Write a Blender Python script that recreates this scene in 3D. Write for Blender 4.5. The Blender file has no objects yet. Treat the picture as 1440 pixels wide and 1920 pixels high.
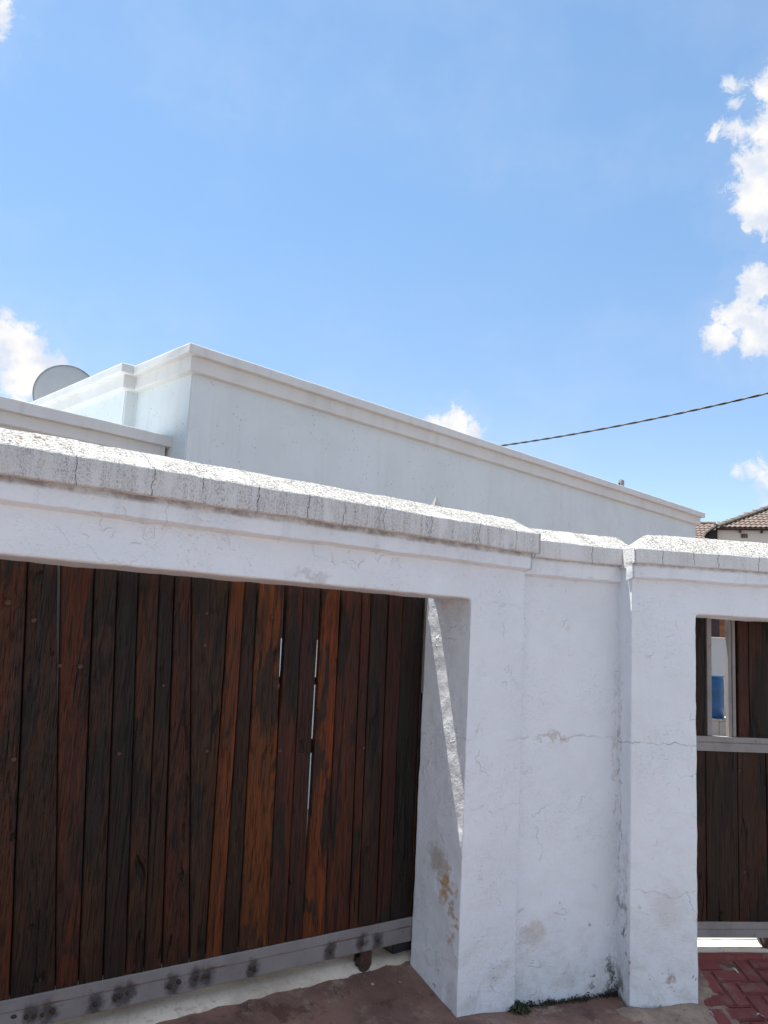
import bpy, bmesh, math, random
from mathutils import Vector, Matrix, noise
R_ = math.radians
random.seed(7)
scene = bpy.context.scene
COL = scene.collection

# ------------------------------------------------------------------ camera, sky, sun, exposure
CAM_Z, PITCH, ROLL = 1.75, R_(8.78), R_(3.08)
fwd = Vector((0, math.cos(PITCH), math.sin(PITCH)))
rgt0 = Vector((1, 0, 0)); up0 = rgt0.cross(fwd)
rgt = rgt0 * math.cos(ROLL) + up0 * math.sin(ROLL)
upv = up0 * math.cos(ROLL) - rgt0 * math.sin(ROLL)
cam_d = bpy.data.cameras.new('camera'); cam = bpy.data.objects.new('camera', cam_d); COL.objects.link(cam)
M4 = Matrix((rgt, upv, -fwd)).transposed().to_4x4(); M4.translation = Vector((0, 0, CAM_Z))
cam.matrix_world = M4
cam_d.sensor_fit = 'VERTICAL'; cam_d.sensor_height = 36; cam_d.lens = 1500 * 36 / 1920
cam_d.clip_start = .05; cam_d.clip_end = 3000
scene.camera = cam

TO_SUN = Vector((-.238, .186, 1)).normalized()
SUN_EL = math.asin(TO_SUN.z); SUN_AZ = math.atan2(TO_SUN.x, TO_SUN.y)
SKY_STRENGTH, SUN_STRENGTH, EXPOSURE = .102, 4.5, 1.15

sd = bpy.data.lights.new('sun', 'SUN'); sd.energy = SUN_STRENGTH; sd.angle = R_(.53); sd.color = (1, .955, .88)
so = bpy.data.objects.new('sun', sd); COL.objects.link(so)
so.rotation_euler = (-TO_SUN).to_track_quat('-Z', 'Y').to_euler(); so.location = (0, 0, 30)

scene.view_settings.view_transform = 'Standard'; scene.view_settings.look = 'None'
scene.view_settings.exposure = EXPOSURE; scene.view_settings.gamma = 1
scene.view_settings.use_curve_mapping = False

# ------------------------------------------------------------------ node helper
class NT:
    def __init__(s, tree):
        s.t = tree; s.n = tree.nodes; s.l = tree.links
    def node(s, kind, **kw):
        nd = s.n.new(kind)
        for k, v in kw.items(): setattr(nd, k, v)
        return nd
    def put(s, sock, v):
        if isinstance(v, bpy.types.NodeSocket): s.l.new(v, sock)
        elif v is not None:
            if sock.type == 'RGBA' and len(v) == 3: v = (*v, 1)
            sock.default_value = v
    def m(s, op, a, b=None, c=None, clamp=False):
        nd = s.node('ShaderNodeMath', operation=op, use_clamp=clamp)
        s.put(nd.inputs[0], a); s.put(nd.inputs[1], b) if b is not None else None
        if c is not None: s.put(nd.inputs[2], c)
        return nd.outputs[0]
    def v(s, op, a, b=None, scale=None):
        nd = s.node('ShaderNodeVectorMath', operation=op)
        s.put(nd.inputs[0], a)
        if b is not None: s.put(nd.inputs[1], b)
        if scale is not None: s.put(nd.inputs['Scale'], scale)
        return nd.outputs['Value'] if op in ('DISTANCE', 'LENGTH', 'DOT_PRODUCT') else nd.outputs[0]
    def noise(s, vec, scale, detail=4, rough=.55, dist=0, color=False):
        nd = s.node('ShaderNodeTexNoise'); s.put(nd.inputs['Vector'], vec)
        nd.inputs['Scale'].default_value = scale; nd.inputs['Detail'].default_value = detail
        nd.inputs['Roughness'].default_value = rough; nd.inputs['Distortion'].default_value = dist
        return nd.outputs['Color' if color else 'Fac']
    def vor(s, vec, scale, feature='F1', dim='3D', rand=1):
        nd = s.node('ShaderNodeTexVoronoi', feature=feature, voronoi_dimensions=dim)
        if dim == '1D': s.put(nd.inputs['W'], vec)
        else: s.put(nd.inputs['Vector'], vec)
        nd.inputs['Scale'].default_value = scale; nd.inputs['Randomness'].default_value = rand
        return nd.outputs['Distance']
    def mr(s, x, a, b, c=0, d=1, smooth=True):
        nd = s.node('ShaderNodeMapRange'); nd.interpolation_type = 'SMOOTHSTEP' if smooth else 'LINEAR'
        s.put(nd.inputs['Value'], x)
        for i, k in enumerate((a, b, c, d)): s.put(nd.inputs[1 + i], k)
        return nd.outputs[0]
    def mix(s, f, a, b, mode='MIX'):
        nd = s.node('ShaderNodeMix', data_type='RGBA', blend_type=mode)
        s.put(nd.inputs[0], f); s.put(nd.inputs[6], a); s.put(nd.inputs[7], b)
        return nd.outputs[2]
    def scale(s, vec, xyz):
        return s.v('MULTIPLY', vec, xyz)
    def sep(s, vec):
        nd = s.node('ShaderNodeSeparateXYZ'); s.put(nd.inputs[0], vec); return nd.outputs
    def comb(s, x, y, z):
        nd = s.node('ShaderNodeCombineXYZ')
        for i, k in enumerate((x, y, z)): s.put(nd.inputs[i], k)
        return nd.outputs[0]
    def bump(s, h, strength, dist, normal=None):
        nd = s.node('ShaderNodeBump'); s.put(nd.inputs['Height'], h)
        nd.inputs['Strength'].default_value = strength; nd.inputs['Distance'].default_value = dist
        if normal is not None: s.put(nd.inputs['Normal'], normal)
        return nd.outputs[0]

def new_mat(name):
    m = bpy.data.materials.new(name); m.use_nodes = True
    nt = NT(m.node_tree)
    b = m.node_tree.nodes['Principled BSDF']
    return m, nt, b
def obj_co(nt, off=(0, 0, 0)):
    c = nt.node('ShaderNodeTexCoord').outputs['Object']
    return nt.v('ADD', c, off) if any(off) else c

def simple(name, col, rough=.7, metal=0, var=.25, scale=8, bump=.15, bd=.003, spec=.4):
    m, nt, b = new_mat(name); c = obj_co(nt)
    n1 = nt.noise(c, scale, 6, .6)
    colr = nt.mix(nt.mr(n1, .3, .7), tuple(x * (1 - var) for x in col), tuple(min(1, x * (1 + var)) for x in col))
    nt.put(b.inputs['Base Color'], colr)
    b.inputs['Roughness'].default_value = rough; b.inputs['Metallic'].default_value = metal
    b.inputs['Specular IOR Level'].default_value = spec
    nt.put(b.inputs['Normal'], nt.bump(nt.noise(c, scale * 6, 5, .6), bump, bd))
    return m

# ------------------------------------------------------------------ world: sky with cumulus clouds
world = bpy.data.worlds.new('World'); scene.world = world; world.use_nodes = True
w = NT(world.node_tree); w.n.clear()
sky = w.node('ShaderNodeTexSky', sky_type='NISHITA'); sky.sun_disc = False
sky.sun_elevation = SUN_EL; sky.sun_rotation = SUN_AZ; sky.altitude = 1500
sky.air_density = 1.0; sky.dust_density = .6; sky.ozone_density = 1.3
gen = w.node('ShaderNodeTexCoord').outputs['Generated']
P = w.v('NORMALIZE', gen)
nz = w.noise(P, 22, 7, .62, color=True)
Pd = w.v('ADD', P, w.v('SCALE', w.v('SUBTRACT', nz, (.5, .5, .5)), scale=.028))
BL = [(-.420,.690,.592,.040),(-.412,.700,.583,.028),(-.439,.848,.296,.0350),(-.416,.862,.292,.034),(-.390,.877,.279,.026),(-.412,.870,.268,.034),(-.372,.887,.268,.017),
 (.060,.964,.256,.021),(.084,.961,.2625,.023),(.105,.961,.254,.017),
 (.372,.732,.573,.024),(.381,.750,.543,.022),(.388,.776,.500,.042),(.378,.775,.513,.026),(.386,.793,.473,.0300),(.385,.757,.53,.026),(.395,.785,.485,.034),(.377,.807,.458,.009),(.40,.74,.55,.03),
 (.394,.826,.401,.022),(.383,.845,.374,.0248),(.368,.861,.352,.0221),(.408,.841,.355,.034),(.397,.853,.340,.015)]
WB = [(.336,.744,.578,.0150),(.340,.754,.563,.010),(.350,.764,.542,.0160),(.330,.772,.543,.0100),(.341,.766,.545,.012),(.360,.760,.541,.014),
 (-.402,.706,.58,.02),(.414,.885,.206,.0200),(.427,.883,.195,.0240),(.402,.893,.204,.0130),(.432,.886,.172,.0170)]
rr = random.Random(11)
while len(BL) < 30:                                                # the same kind of clouds over the rest of the sky
    a = rr.uniform(R_(50), R_(310)); e = rr.uniform(R_(9), R_(55)); d = Vector((math.sin(a) * math.cos(e), math.cos(a) * math.cos(e), math.sin(e)))
    for k in range(3):
        q = (d + Vector((rr.uniform(-.07, .07), rr.uniform(-.07, .07), rr.uniform(-.025, .025)))).normalized(); BL.append((*q, rr.uniform(.04, .085)))
def field(lst):
    F = None
    for x, y, z, r in lst:
        f = w.m('MULTIPLY_ADD', w.v('DISTANCE', Pd, Vector((x, y, z)).normalized()), -1 / r, 1.0)
        F = f if F is None else w.m('MAXIMUM', F, f)
    return F
F1 = w.m('ADD', field(BL), w.m('MULTIPLY', w.m('SUBTRACT', w.noise(P, 60, 11, .66, .25), .5), 1.9))
dens = w.mr(F1, -.14, .46)
F2 = w.m('ADD', field(WB), w.m('MULTIPLY', w.m('SUBTRACT', w.noise(P, 60, 10, .7, 1.2), .5), 2.6))
wisp = w.m('MULTIPLY', w.mr(F2, .0, .95), .85)
halo = w.m('MULTIPLY', w.mr(F1, -1.6, .4), .12)
fill_cum = w.m('ADD', w.noise(w.scale(P, (1, 1, 1.8)), 3.2, 8, .58), w.m('MULTIPLY', w.m('SUBTRACT', w.noise(P, 30, 6, .6), .5), .18))
fill_cum = w.m('MULTIPLY', w.mr(fill_cum, .50, .56), w.mr(w.sep(P)[1], .38, .12, 0, 1))      # extra cumulus added outside the view to brighten the shaded walls
dens = w.m('MAXIMUM', w.m('MAXIMUM', w.m('MAXIMUM', dens, wisp), halo), fill_cum)
veil = w.m('MULTIPLY', w.mr(w.noise(w.scale(P, (2.2, 1.4, 4.5)), 1.6, 4, .5), .42, .75), .10)
shade = w.mr(w.noise(w.v('ADD', P, (0, 0, .012)), 30, 6, .55), .36, .62)
ccol = w.mix(shade, (.74, .80, .92), (1.0, .985, .97))
skyc = w.mix(1, sky.outputs[0], w.mix(w.mr(w.sep(P)[2], .10, .60), (.97, .925, .875), (.98, 1.10, 1.05)), 'MULTIPLY')
bg1 = w.node('ShaderNodeBackground'); w.put(bg1.inputs[0], skyc); bg1.inputs[1].default_value = SKY_STRENGTH
bg2 = w.node('ShaderNodeBackground'); w.put(bg2.inputs[0], ccol); bg2.inputs[1].default_value = .46
mx = w.node('ShaderNodeMixShader'); w.put(mx.inputs[0], w.m('MAXIMUM', dens, veil))
w.l.new(bg1.outputs[0], mx.inputs[1]); w.l.new(bg2.outputs[0], mx.inputs[2])
wo = w.node('ShaderNodeOutputWorld'); w.l.new(mx.outputs[0], wo.inputs[0])

# ------------------------------------------------------------------ object helpers
def tag(o, label=None, cat=None, group=None, kind=None):
    if label: o['label'] = label
    if cat: o['category'] = cat
    if group: o['group'] = group
    if kind: o['kind'] = kind
    return o
def frame_empty(name, origin, az, label=None, cat=None, group=None, kind=None):
    """Empty whose local x runs along a wall of plan azimuth az, local y goes into the wall"""
    e = bpy.data.objects.new(name, None); COL.objects.link(e); e.empty_display_size = .2
    e.location = origin; e.rotation_euler = (0, 0, math.pi / 2 - R_(az))
    return tag(e, label, cat, group, kind)
def link(name, me, parent=None, mat=None, smooth=False):
    if mat and not me.materials: me.materials.append(mat)
    o = bpy.data.objects.new(name, me); COL.objects.link(o)
    if parent: o.parent = parent
    if smooth:
        me.polygons.foreach_set('use_smooth', [True] * len(me.polygons))
    return o
def mesh(name, verts, faces):
    me = bpy.data.meshes.new(name); me.from_pydata([tuple(v) for v in verts], [], faces); me.update(); return me
def bm_mesh(name, bm):
    bmesh.ops.recalc_face_normals(bm, faces=bm.faces)
    me = bpy.data.meshes.new(name); bm.to_mesh(me); bm.free(); return me
def add_box(bm, x0, x1, y0, y1, z0, z1):
    vs = [bm.verts.new(p) for p in ((x0, y0, z0), (x1, y0, z0), (x1, y1, z0), (x0, y1, z0), (x0, y0, z1), (x1, y0, z1), (x1, y1, z1), (x0, y1, z1))]
    for f in ((0, 3, 2, 1), (4, 5, 6, 7), (0, 1, 5, 4), (1, 2, 6, 5), (2, 3, 7, 6), (3, 0, 4, 7)): bm.faces.new([vs[i] for i in f])
    return vs
def box_me(name, x0, x1, y0, y1, z0, z1, bev=0, seg=2):
    bm = bmesh.new(); add_box(bm, x0, x1, y0, y1, z0, z1)
    if bev: bmesh.ops.bevel(bm, geom=bm.edges[:], offset=bev, segments=seg, affect='EDGES')
    return bm_mesh(name, bm)
def tube_me(name, pts, rad, seg=8, cap=True):
    pts = [Vector(p) for p in pts]; vs = []; fs = []
    if not isinstance(rad, (list, tuple)): rad = [rad] * len(pts)
    for i, p in enumerate(pts):
        t = (pts[min(i + 1, len(pts) - 1)] - pts[max(i - 1, 0)]).normalized()
        a = t.orthogonal().normalized() if abs(t.z) > .99 else t.cross(Vector((0, 0, 1))).normalized(); b = t.cross(a)
        for k in range(seg):
            an = 2 * math.pi * k / seg; vs.append(p + (a * math.cos(an) + b * math.sin(an)) * rad[i])
    for i in range(len(pts) - 1):
        for k in range(seg):
            k2 = (k + 1) % seg; fs.append((i * seg + k, i * seg + k2, (i + 1) * seg + k2, (i + 1) * seg + k))
    if cap: fs.append(tuple(range(seg))[::-1]); fs.append(tuple((len(pts) - 1) * seg + k for k in range(seg)))
    return mesh(name, vs, fs)
def nz3(v, s=1.0): return noise.noise(Vector(v) * s)

def sweep_me(name, path, profile, closed=False, step=.02, jit=.003, jscale=6, height=None, seed=0):
    """path: plan points (x,y); profile: closed loop of (out,z) with out = distance to the path's left-hand/outer side"""
    pts = [Vector((p[0], p[1])) for p in path]; n = len(pts)
    segs = n if closed else n - 1
    def nrm(i):
        a = pts[i % n]; b = pts[(i + 1) % n]; d = (b - a).normalized(); return Vector((d.y, -d.x))
    rings = []
    dist = 0
    for i in range(segs):
        a = pts[i]; b = pts[(i + 1) % n]; d = b - a; Ln = d.length; k = max(1, int(Ln / step))
        def mit(j):
            if closed or 0 < j < n - 1 or (j == n and closed):
                n0 = nrm((j - 1) % n); n1 = nrm(j % n)
            elif j <= 0: n0 = n1 = nrm(0)
            else: n0 = n1 = nrm(n - 2)
            m_ = n0 + n1; return m_ / (m_.length_squared / 2)
        m0 = mit(i); m1 = mit(i + 1); nn = nrm(i)
        for q in range(k + (1 if (i == segs - 1 and not closed) else 0)):
            t = q / k
            if q == 0: off = m0; base = a
            elif q == k: off = m1; base = b
            else:
                base = a + d * t; off = nn
                # keep clear of mitres
                ta = (off.dot(d.normalized()))
            rings.append((base, off, dist + Ln * t, (q == 0), a, b, m0, m1, t, Ln))
        dist += Ln
    vs = []; fs = []; m = len(profile)
    for base, off, s, corner, a, b, m0, m1, t, Ln in rings:
        for (o, z) in profile:
            if height: o, z = height(s, o, z)
            dd = (b - a).normalized(); nn = Vector((dd.y, -dd.x))
            # straight interpolation between the mitred end points keeps mitres exact
            pa = a + m0 * o; pb = b + m1 * o; p = pa.lerp(pb, t)
            v = Vector((p.x, p.y, z))
            j = Vector((nz3((v.x + seed, v.y, v.z), jscale), nz3((v.x, v.y + 9 + seed, v.z), jscale), nz3((v.x, v.y, v.z + 17 + seed), jscale))) * jit
            j += Vector((nz3((v.x + seed, v.y, v.z), jscale * 5), nz3((v.x, v.y + 9, v.z), jscale * 5), nz3((v.x, v.y, v.z + 17), jscale * 5))) * jit * .6
            vs.append(v + j)
    R = len(rings)
    for i in range(R if closed else R - 1):
        i2 = (i + 1) % R
        for k in range(m):
            k2 = (k + 1) % m; fs.append((i * m + k, i2 * m + k, i2 * m + k2, i * m + k2))
    if not closed:
        fs.append(tuple(range(m))); fs.append(tuple((R - 1) * m + k for k in range(m))[::-1])
    me = mesh(name, vs, fs)
    bm = bmesh.new(); bm.from_mesh(me); bmesh.ops.recalc_face_normals(bm, faces=bm.faces); bm.to_mesh(me); bm.free()
    return me
def crisp(o):
    md = o.modifiers.new('n', 'WEIGHTED_NORMAL'); md.weight = 60; md.keep_sharp = True; return o
def rounded(prof, r=.006, seg=2):
    """round the corners of a closed 2-D loop"""
    out = []; n = len(prof)
    for i, p in enumerate(prof):
        p = Vector(p); a = Vector(prof[i - 1]); b = Vector(prof[(i + 1) % n])
        ra = min(r, (a - p).length * .45); rb = min(r, (b - p).length * .45)
        p0 = p + (a - p).normalized() * ra; p1 = p + (b - p).normalized() * rb
        for k in range(seg + 1):
            t = k / seg; q = p0.lerp(p, t).lerp(p.lerp(p1, t), t); out.append((q.x, q.y))
    return out
def dense(prof, step=.03):
    out = []; n = len(prof)
    for i, p in enumerate(prof):
        a = Vector(p); b = Vector(prof[(i + 1) % n]); k = max(1, int((b - a).length / step))
        for q in range(k): c = a.lerp(b, q / k); out.append((c.x, c.y))
    return out

# ------------------------------------------------------------------ materials
def plaster(name, base=(.80, .835, .87), bump=1.0, stains=.5, base_dirt=None, crack=.5, line=None, pits=0, streak=0, stain_at=None, off=(0, 0, 0), dark_z=None):
    m, nt, b = new_mat(name); c = obj_co(nt, off); x, y, z = nt.sep(c)[:3]
    col = nt.mix(nt.mr(nt.noise(c, 1.7, 5, .6), .35, .7), base, tuple(k * .93 for k in base))
    col = nt.mix(nt.m('MULTIPLY', nt.mr(nt.noise(c, 5.5, 8, .7), .55, .78), .35 * stains), col, (.50, .44, .38))
    # fine grime specks
    sp = nt.mr(nt.noise(c, 120, 3, .7), .66, .76)
    sp = nt.m('MULTIPLY', sp, nt.mr(nt.noise(c, 3.2, 4, .6), .45, .7))
    col = nt.mix(nt.m('MULTIPLY', sp, .45 * stains), col, (.34, .31, .29))
    if streak:
        st = nt.noise(nt.scale(c, (9, 9, .8)), 1, 5, .6)
        col = nt.mix(nt.m('MULTIPLY', nt.mr(st, .5, .8), streak), col, (.42, .41, .40))
    # hairline cracks
    wob = nt.v('ADD', c, nt.v('SCALE', nt.v('SUBTRACT', nt.noise(c, 7, 5, .6, color=True), (.5, .5, .5)), scale=.16))
    vd = nt.vor(wob, 1.9, 'DISTANCE_TO_EDGE')
    cm = nt.mr(nt.noise(nt.v('ADD', c, (3, 1, 7)), 1.5, 3, .5), .51, .61)
    ck = nt.m('MULTIPLY', nt.m('MULTIPLY', nt.m('SUBTRACT', 1, nt.mr(vd, .0007, .0036)), cm), nt.mr(nt.noise(c, 30, 4, .7), .35, .6, .15, .8))
    if line is not None:
        zz = nt.m('ADD', z, nt.m('MULTIPLY', nt.m('SUBTRACT', nt.noise(nt.comb(x, y, 0), 5.5, 6, .6), .5), .13))
        d = nt.m('ABSOLUTE', nt.m('SUBTRACT', zz, line))
        lk = nt.m('MULTIPLY', nt.m('SUBTRACT', 1, nt.mr(d, .0006, .0026)), nt.mr(nt.noise(c, 26, 4, .7), .35, .6, .1, .9))
        lk = nt.m('MULTIPLY', lk, nt.mr(nt.noise(nt.v('ADD', c, (5, 5, 5)), 3.2, 3, .5), .41, .52))
        soft = nt.m('MULTIPLY', nt.m('SUBTRACT', 1, nt.mr(d, .002, .012)), nt.mr(nt.noise(nt.v('ADD', c, (5, 5, 5)), 3.2, 3, .5), .44, .62, 0, .16))
        ck = nt.m('MAXIMUM', ck, lk)
        col = nt.mix(soft, col, (.48, .43, .36))
    col = nt.mix(nt.m('MULTIPLY', ck, crack), col, (.16, .13, .11))
    if pits:
        pv = nt.vor(nt.scale(c, (1, 1, .75)), 22, 'F1')
        pm = nt.m('MULTIPLY', nt.m('SUBTRACT', 1, nt.mr(pv, .10, .17)), nt.mr(nt.noise(c, 4, 5, .65), .47, .55))
        col = nt.mix(nt.m('MULTIPLY', pm, pits), col, (.10, .10, .10))
    if base_dirt is not None:
        h = nt.m('ADD', z, nt.m('MULTIPLY', nt.m('SUBTRACT', nt.noise(c, 6, 7, .65), .5), .9))
        g = nt.mr(h, base_dirt, base_dirt + .55, 1, 0)
        g = nt.m('MULTIPLY', g, nt.mr(nt.noise(nt.v('ADD', c, (9, 2, 4)), 10, 8, .7), .40, .72))
        col = nt.mix(nt.m('MULTIPLY', g, .55), col, (.44, .38, .33))
        chip = nt.m('MULTIPLY', nt.mr(nt.noise(nt.v('ADD', c, (2, 8, 1)), 16, 5, .6), .655, .69), nt.mr(z, base_dirt + .75, base_dirt + .15, 0, 1))
        col = nt.mix(nt.m('MULTIPLY', chip, .75), col, (.20, .17, .13))
        h2 = nt.m('ADD', z, nt.m('MULTIPLY', nt.m('SUBTRACT', nt.noise(c, 22, 6, .7), .5), .16))
        col = nt.mix(nt.mr(h2, base_dirt + .035, base_dirt - .005, 0, .85), col, (.10, .085, .065))
    if dark_z is not None:
        gl = nt.mr(nt.m('ADD', z, nt.m('MULTIPLY', nt.m('SUBTRACT', nt.noise(c, 18, 5, .7), .5), .02)), dark_z - .020, dark_z, 0, 1)  # uneven darker tone towards the given height
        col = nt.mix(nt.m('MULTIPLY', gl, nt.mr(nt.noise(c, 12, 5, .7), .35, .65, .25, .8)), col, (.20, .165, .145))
    if stain_at:
        for (sx, sy, sz, rx, rz, colr, amt) in stain_at:
            q = nt.v('ADD', c, nt.v('SCALE', nt.v('SUBTRACT', nt.noise(c, 14, 6, .65, color=True), (.5, .5, .5)), scale=.22))
            q = nt.scale(nt.v('SUBTRACT', q, (sx, sy, sz)), (1 / rx, 1 / rx, 1 / rz))
            ln = nt.v('LENGTH', q)
            col = nt.mix(nt.mr(ln, .25, 1.0, amt, 0), col, colr)
    nt.put(b.inputs['Base Color'], col)
    b.inputs['Roughness'].default_value = .72; b.inputs['Specular IOR Level'].default_value = .35
    # trowelled and roughcast relief
    h1 = nt.noise(nt.v('ADD', c, (4, 4, 4)), 9, 3, .5)
    h2 = nt.mr(nt.noise(nt.scale(c, (1, 1, 1.35)), 40, 5, .65), .42, .78)
    h3 = nt.noise(c, 150, 3, .6)
    ridge = nt.m('SUBTRACT', 1, nt.mr(nt.m('ABSOLUTE', nt.m('SUBTRACT', nt.noise(nt.v('ADD', c, (1, 7, 3)), 8, 3, .5), .5)), .0, .018))
    ridge = nt.m('MULTIPLY', ridge, nt.mr(nt.noise(nt.v('ADD', c, (7, 7, 7)), 6, 3), .55, .66))
    zone = nt.mr(nt.noise(nt.v('ADD', c, (8, 3, 6)), 3.0, 4, .6), .38, .66, .25, 1)
    dash = nt.mr(nt.noise(nt.scale(nt.v('ADD', c, (2, 6, 9)), (1, 1, 2.0)), 58, 3, .5), .635, .70)
    lump = nt.mr(nt.noise(nt.scale(nt.v('ADD', c, (6, 1, 2)), (1, 1, 1.5)), 80, 3, .5, .3), .61, .70)
    h = nt.m('ADD', nt.m('MULTIPLY', h1, .7), nt.m('ADD', nt.m('MULTIPLY', nt.m('MULTIPLY', h2, zone), .14), nt.m('MULTIPLY', h3, .07)))
    h = nt.m('ADD', h, nt.m('MULTIPLY', ridge, .28))
    h = nt.m('SUBTRACT', h, nt.m('MULTIPLY', nt.m('MULTIPLY', dash, zone), .17))
    h = nt.m('ADD', h, nt.m('MULTIPLY', nt.m('MULTIPLY', lump, zone), .13))
    h = nt.m('SUBTRACT', h, nt.m('MULTIPLY', ck, .15))
    nt.put(b.inputs['Normal'], nt.bump(h, min(1, .85 * bump), .014))
    return m

def coping_mat(name, dirt=1.0, crackf=4.2, flakes=1.0, seed=0):
    m, nt, b = new_mat(name); c = obj_co(nt, (seed, 0, 0)); x, y, z = nt.sep(c)[:3]
    geo = nt.node('ShaderNodeNewGeometry'); nz_ = nt.sep(geo.outputs['Normal'])[2]
    top = nt.mr(nz_, .45, .75)
    col = nt.mix(nt.mr(nt.noise(c, 3, 5, .6), .35, .7), (.80, .795, .785), (.72, .71, .69))
    # vertical face: black mould washed down from the arris, fine pitted specks
    spk = nt.mr(nt.noise(nt.scale(c, (1.6, 1.6, .9)), 110, 5, .8), .45, .66)
    blot = nt.mr(nt.noise(nt.scale(c, (1, 1, .35)), 9, 6, .65), .28, .54)
    wash = nt.noise(nt.scale(c, (34, 34, 2.5)), 1, 5, .7)
    blot = nt.m('MULTIPLY', blot, nt.mr(wash, .36, .64, .25, 1))
    face = nt.m('MULTIPLY', nt.m('ADD', nt.m('MULTIPLY', spk, .95), .16), blot)
    colf = nt.mix(nt.m('MULTIPLY', face, .92 * dirt, clamp=True), col, (.15, .135, .125))
    # top: crazed paint with dark specks and a few bare patches
    wob = nt.v('ADD', c, nt.v('SCALE', nt.v('SUBTRACT', nt.noise(c, 14, 5, .6, color=True), (.5, .5, .5)), scale=.07))
    cr = nt.m('SUBTRACT', 1, nt.mr(nt.vor(nt.scale(wob, (1, .8, 1)), 30, 'DISTANCE_TO_EDGE'), .02, .10))
    cr = nt.m('MULTIPLY', cr, nt.mr(nt.noise(c, 7, 5, .6), .36, .6))
    big = nt.m('MULTIPLY', nt.m('SUBTRACT', 1, nt.mr(nt.vor(wob, 3.4, 'DISTANCE_TO_EDGE'), .001, .006)), nt.mr(nt.noise(c, 9, 4, .6), .45, .6))
    sp2 = nt.m('MULTIPLY', nt.mr(nt.noise(c, 85, 5, .75), .50, .62), nt.mr(nt.noise(nt.v('ADD', c, (3, 3, 3)), 5, 5, .65), .32, .56))
    t1 = nt.m('MAXIMUM', nt.m('MAXIMUM', nt.m('MULTIPLY', cr, .5), big), sp2)
    colt = nt.mix(nt.m('MULTIPLY', t1, .5), (.52, .51, .485), (.10, .09, .08))
    fl = nt.mr(nt.noise(nt.v('ADD', c, (11, 5, 0)), 5.2, 8, .68), .635, .645)
    colt = nt.mix(nt.m('MULTIPLY', fl, flakes), colt, (.20, .11, .075))
    col = nt.mix(top, colf, colt)
    # cracks right through the coping at uneven spacing
    xs = nt.m('ADD', x, nt.m('MULTIPLY', nt.m('SUBTRACT', nt.noise(nt.comb(z, y, nt.m('MULTIPLY', x, .35)), 9, 5, .6), .5), .085))
    vd = nt.vor(xs, crackf, 'DISTANCE_TO_EDGE', '1D')
    vc = nt.m('SUBTRACT', 1, nt.mr(vd, .001, .0065))
    vc = nt.m('MULTIPLY', vc, nt.mr(nt.noise(nt.comb(nt.m('MULTIPLY', x, 1.0), 0, nt.m('MULTIPLY', z, 2)), 7, 2), .36, .46))
    vc = nt.m('MULTIPLY', vc, nt.mr(nt.noise(c, 35, 4, .7), .35, .55, .3, 1))
    col = nt.mix(nt.m('MULTIPLY', vc, .75), col, (.10, .085, .075))
    nt.put(b.inputs['Base Color'], col); b.inputs['Roughness'].default_value = .85
    b.inputs['Specular IOR Level'].default_value = .25
    h = nt.m('ADD', nt.m('MULTIPLY', nt.noise(c, 12, 4, .6), .6), nt.m('ADD', nt.m('MULTIPLY', nt.noise(nt.scale(c, (.6, 1, 1.8)), 60, 5, .7), .45), nt.m('MULTIPLY', nt.noise(c, 160, 4, .7), .25)))
    h = nt.m('SUBTRACT', h, nt.m('MULTIPLY', vc, 1.4)); h = nt.m('SUBTRACT', h, nt.m('MULTIPLY', nt.m('MULTIPLY', t1, top), .5))
    h = nt.m('SUBTRACT', h, nt.m('MULTIPLY', nt.m('MULTIPLY', fl, top), .4))
    nt.put(b.inputs['Normal'], nt.bump(h, 1, .014))
    return m

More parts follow.
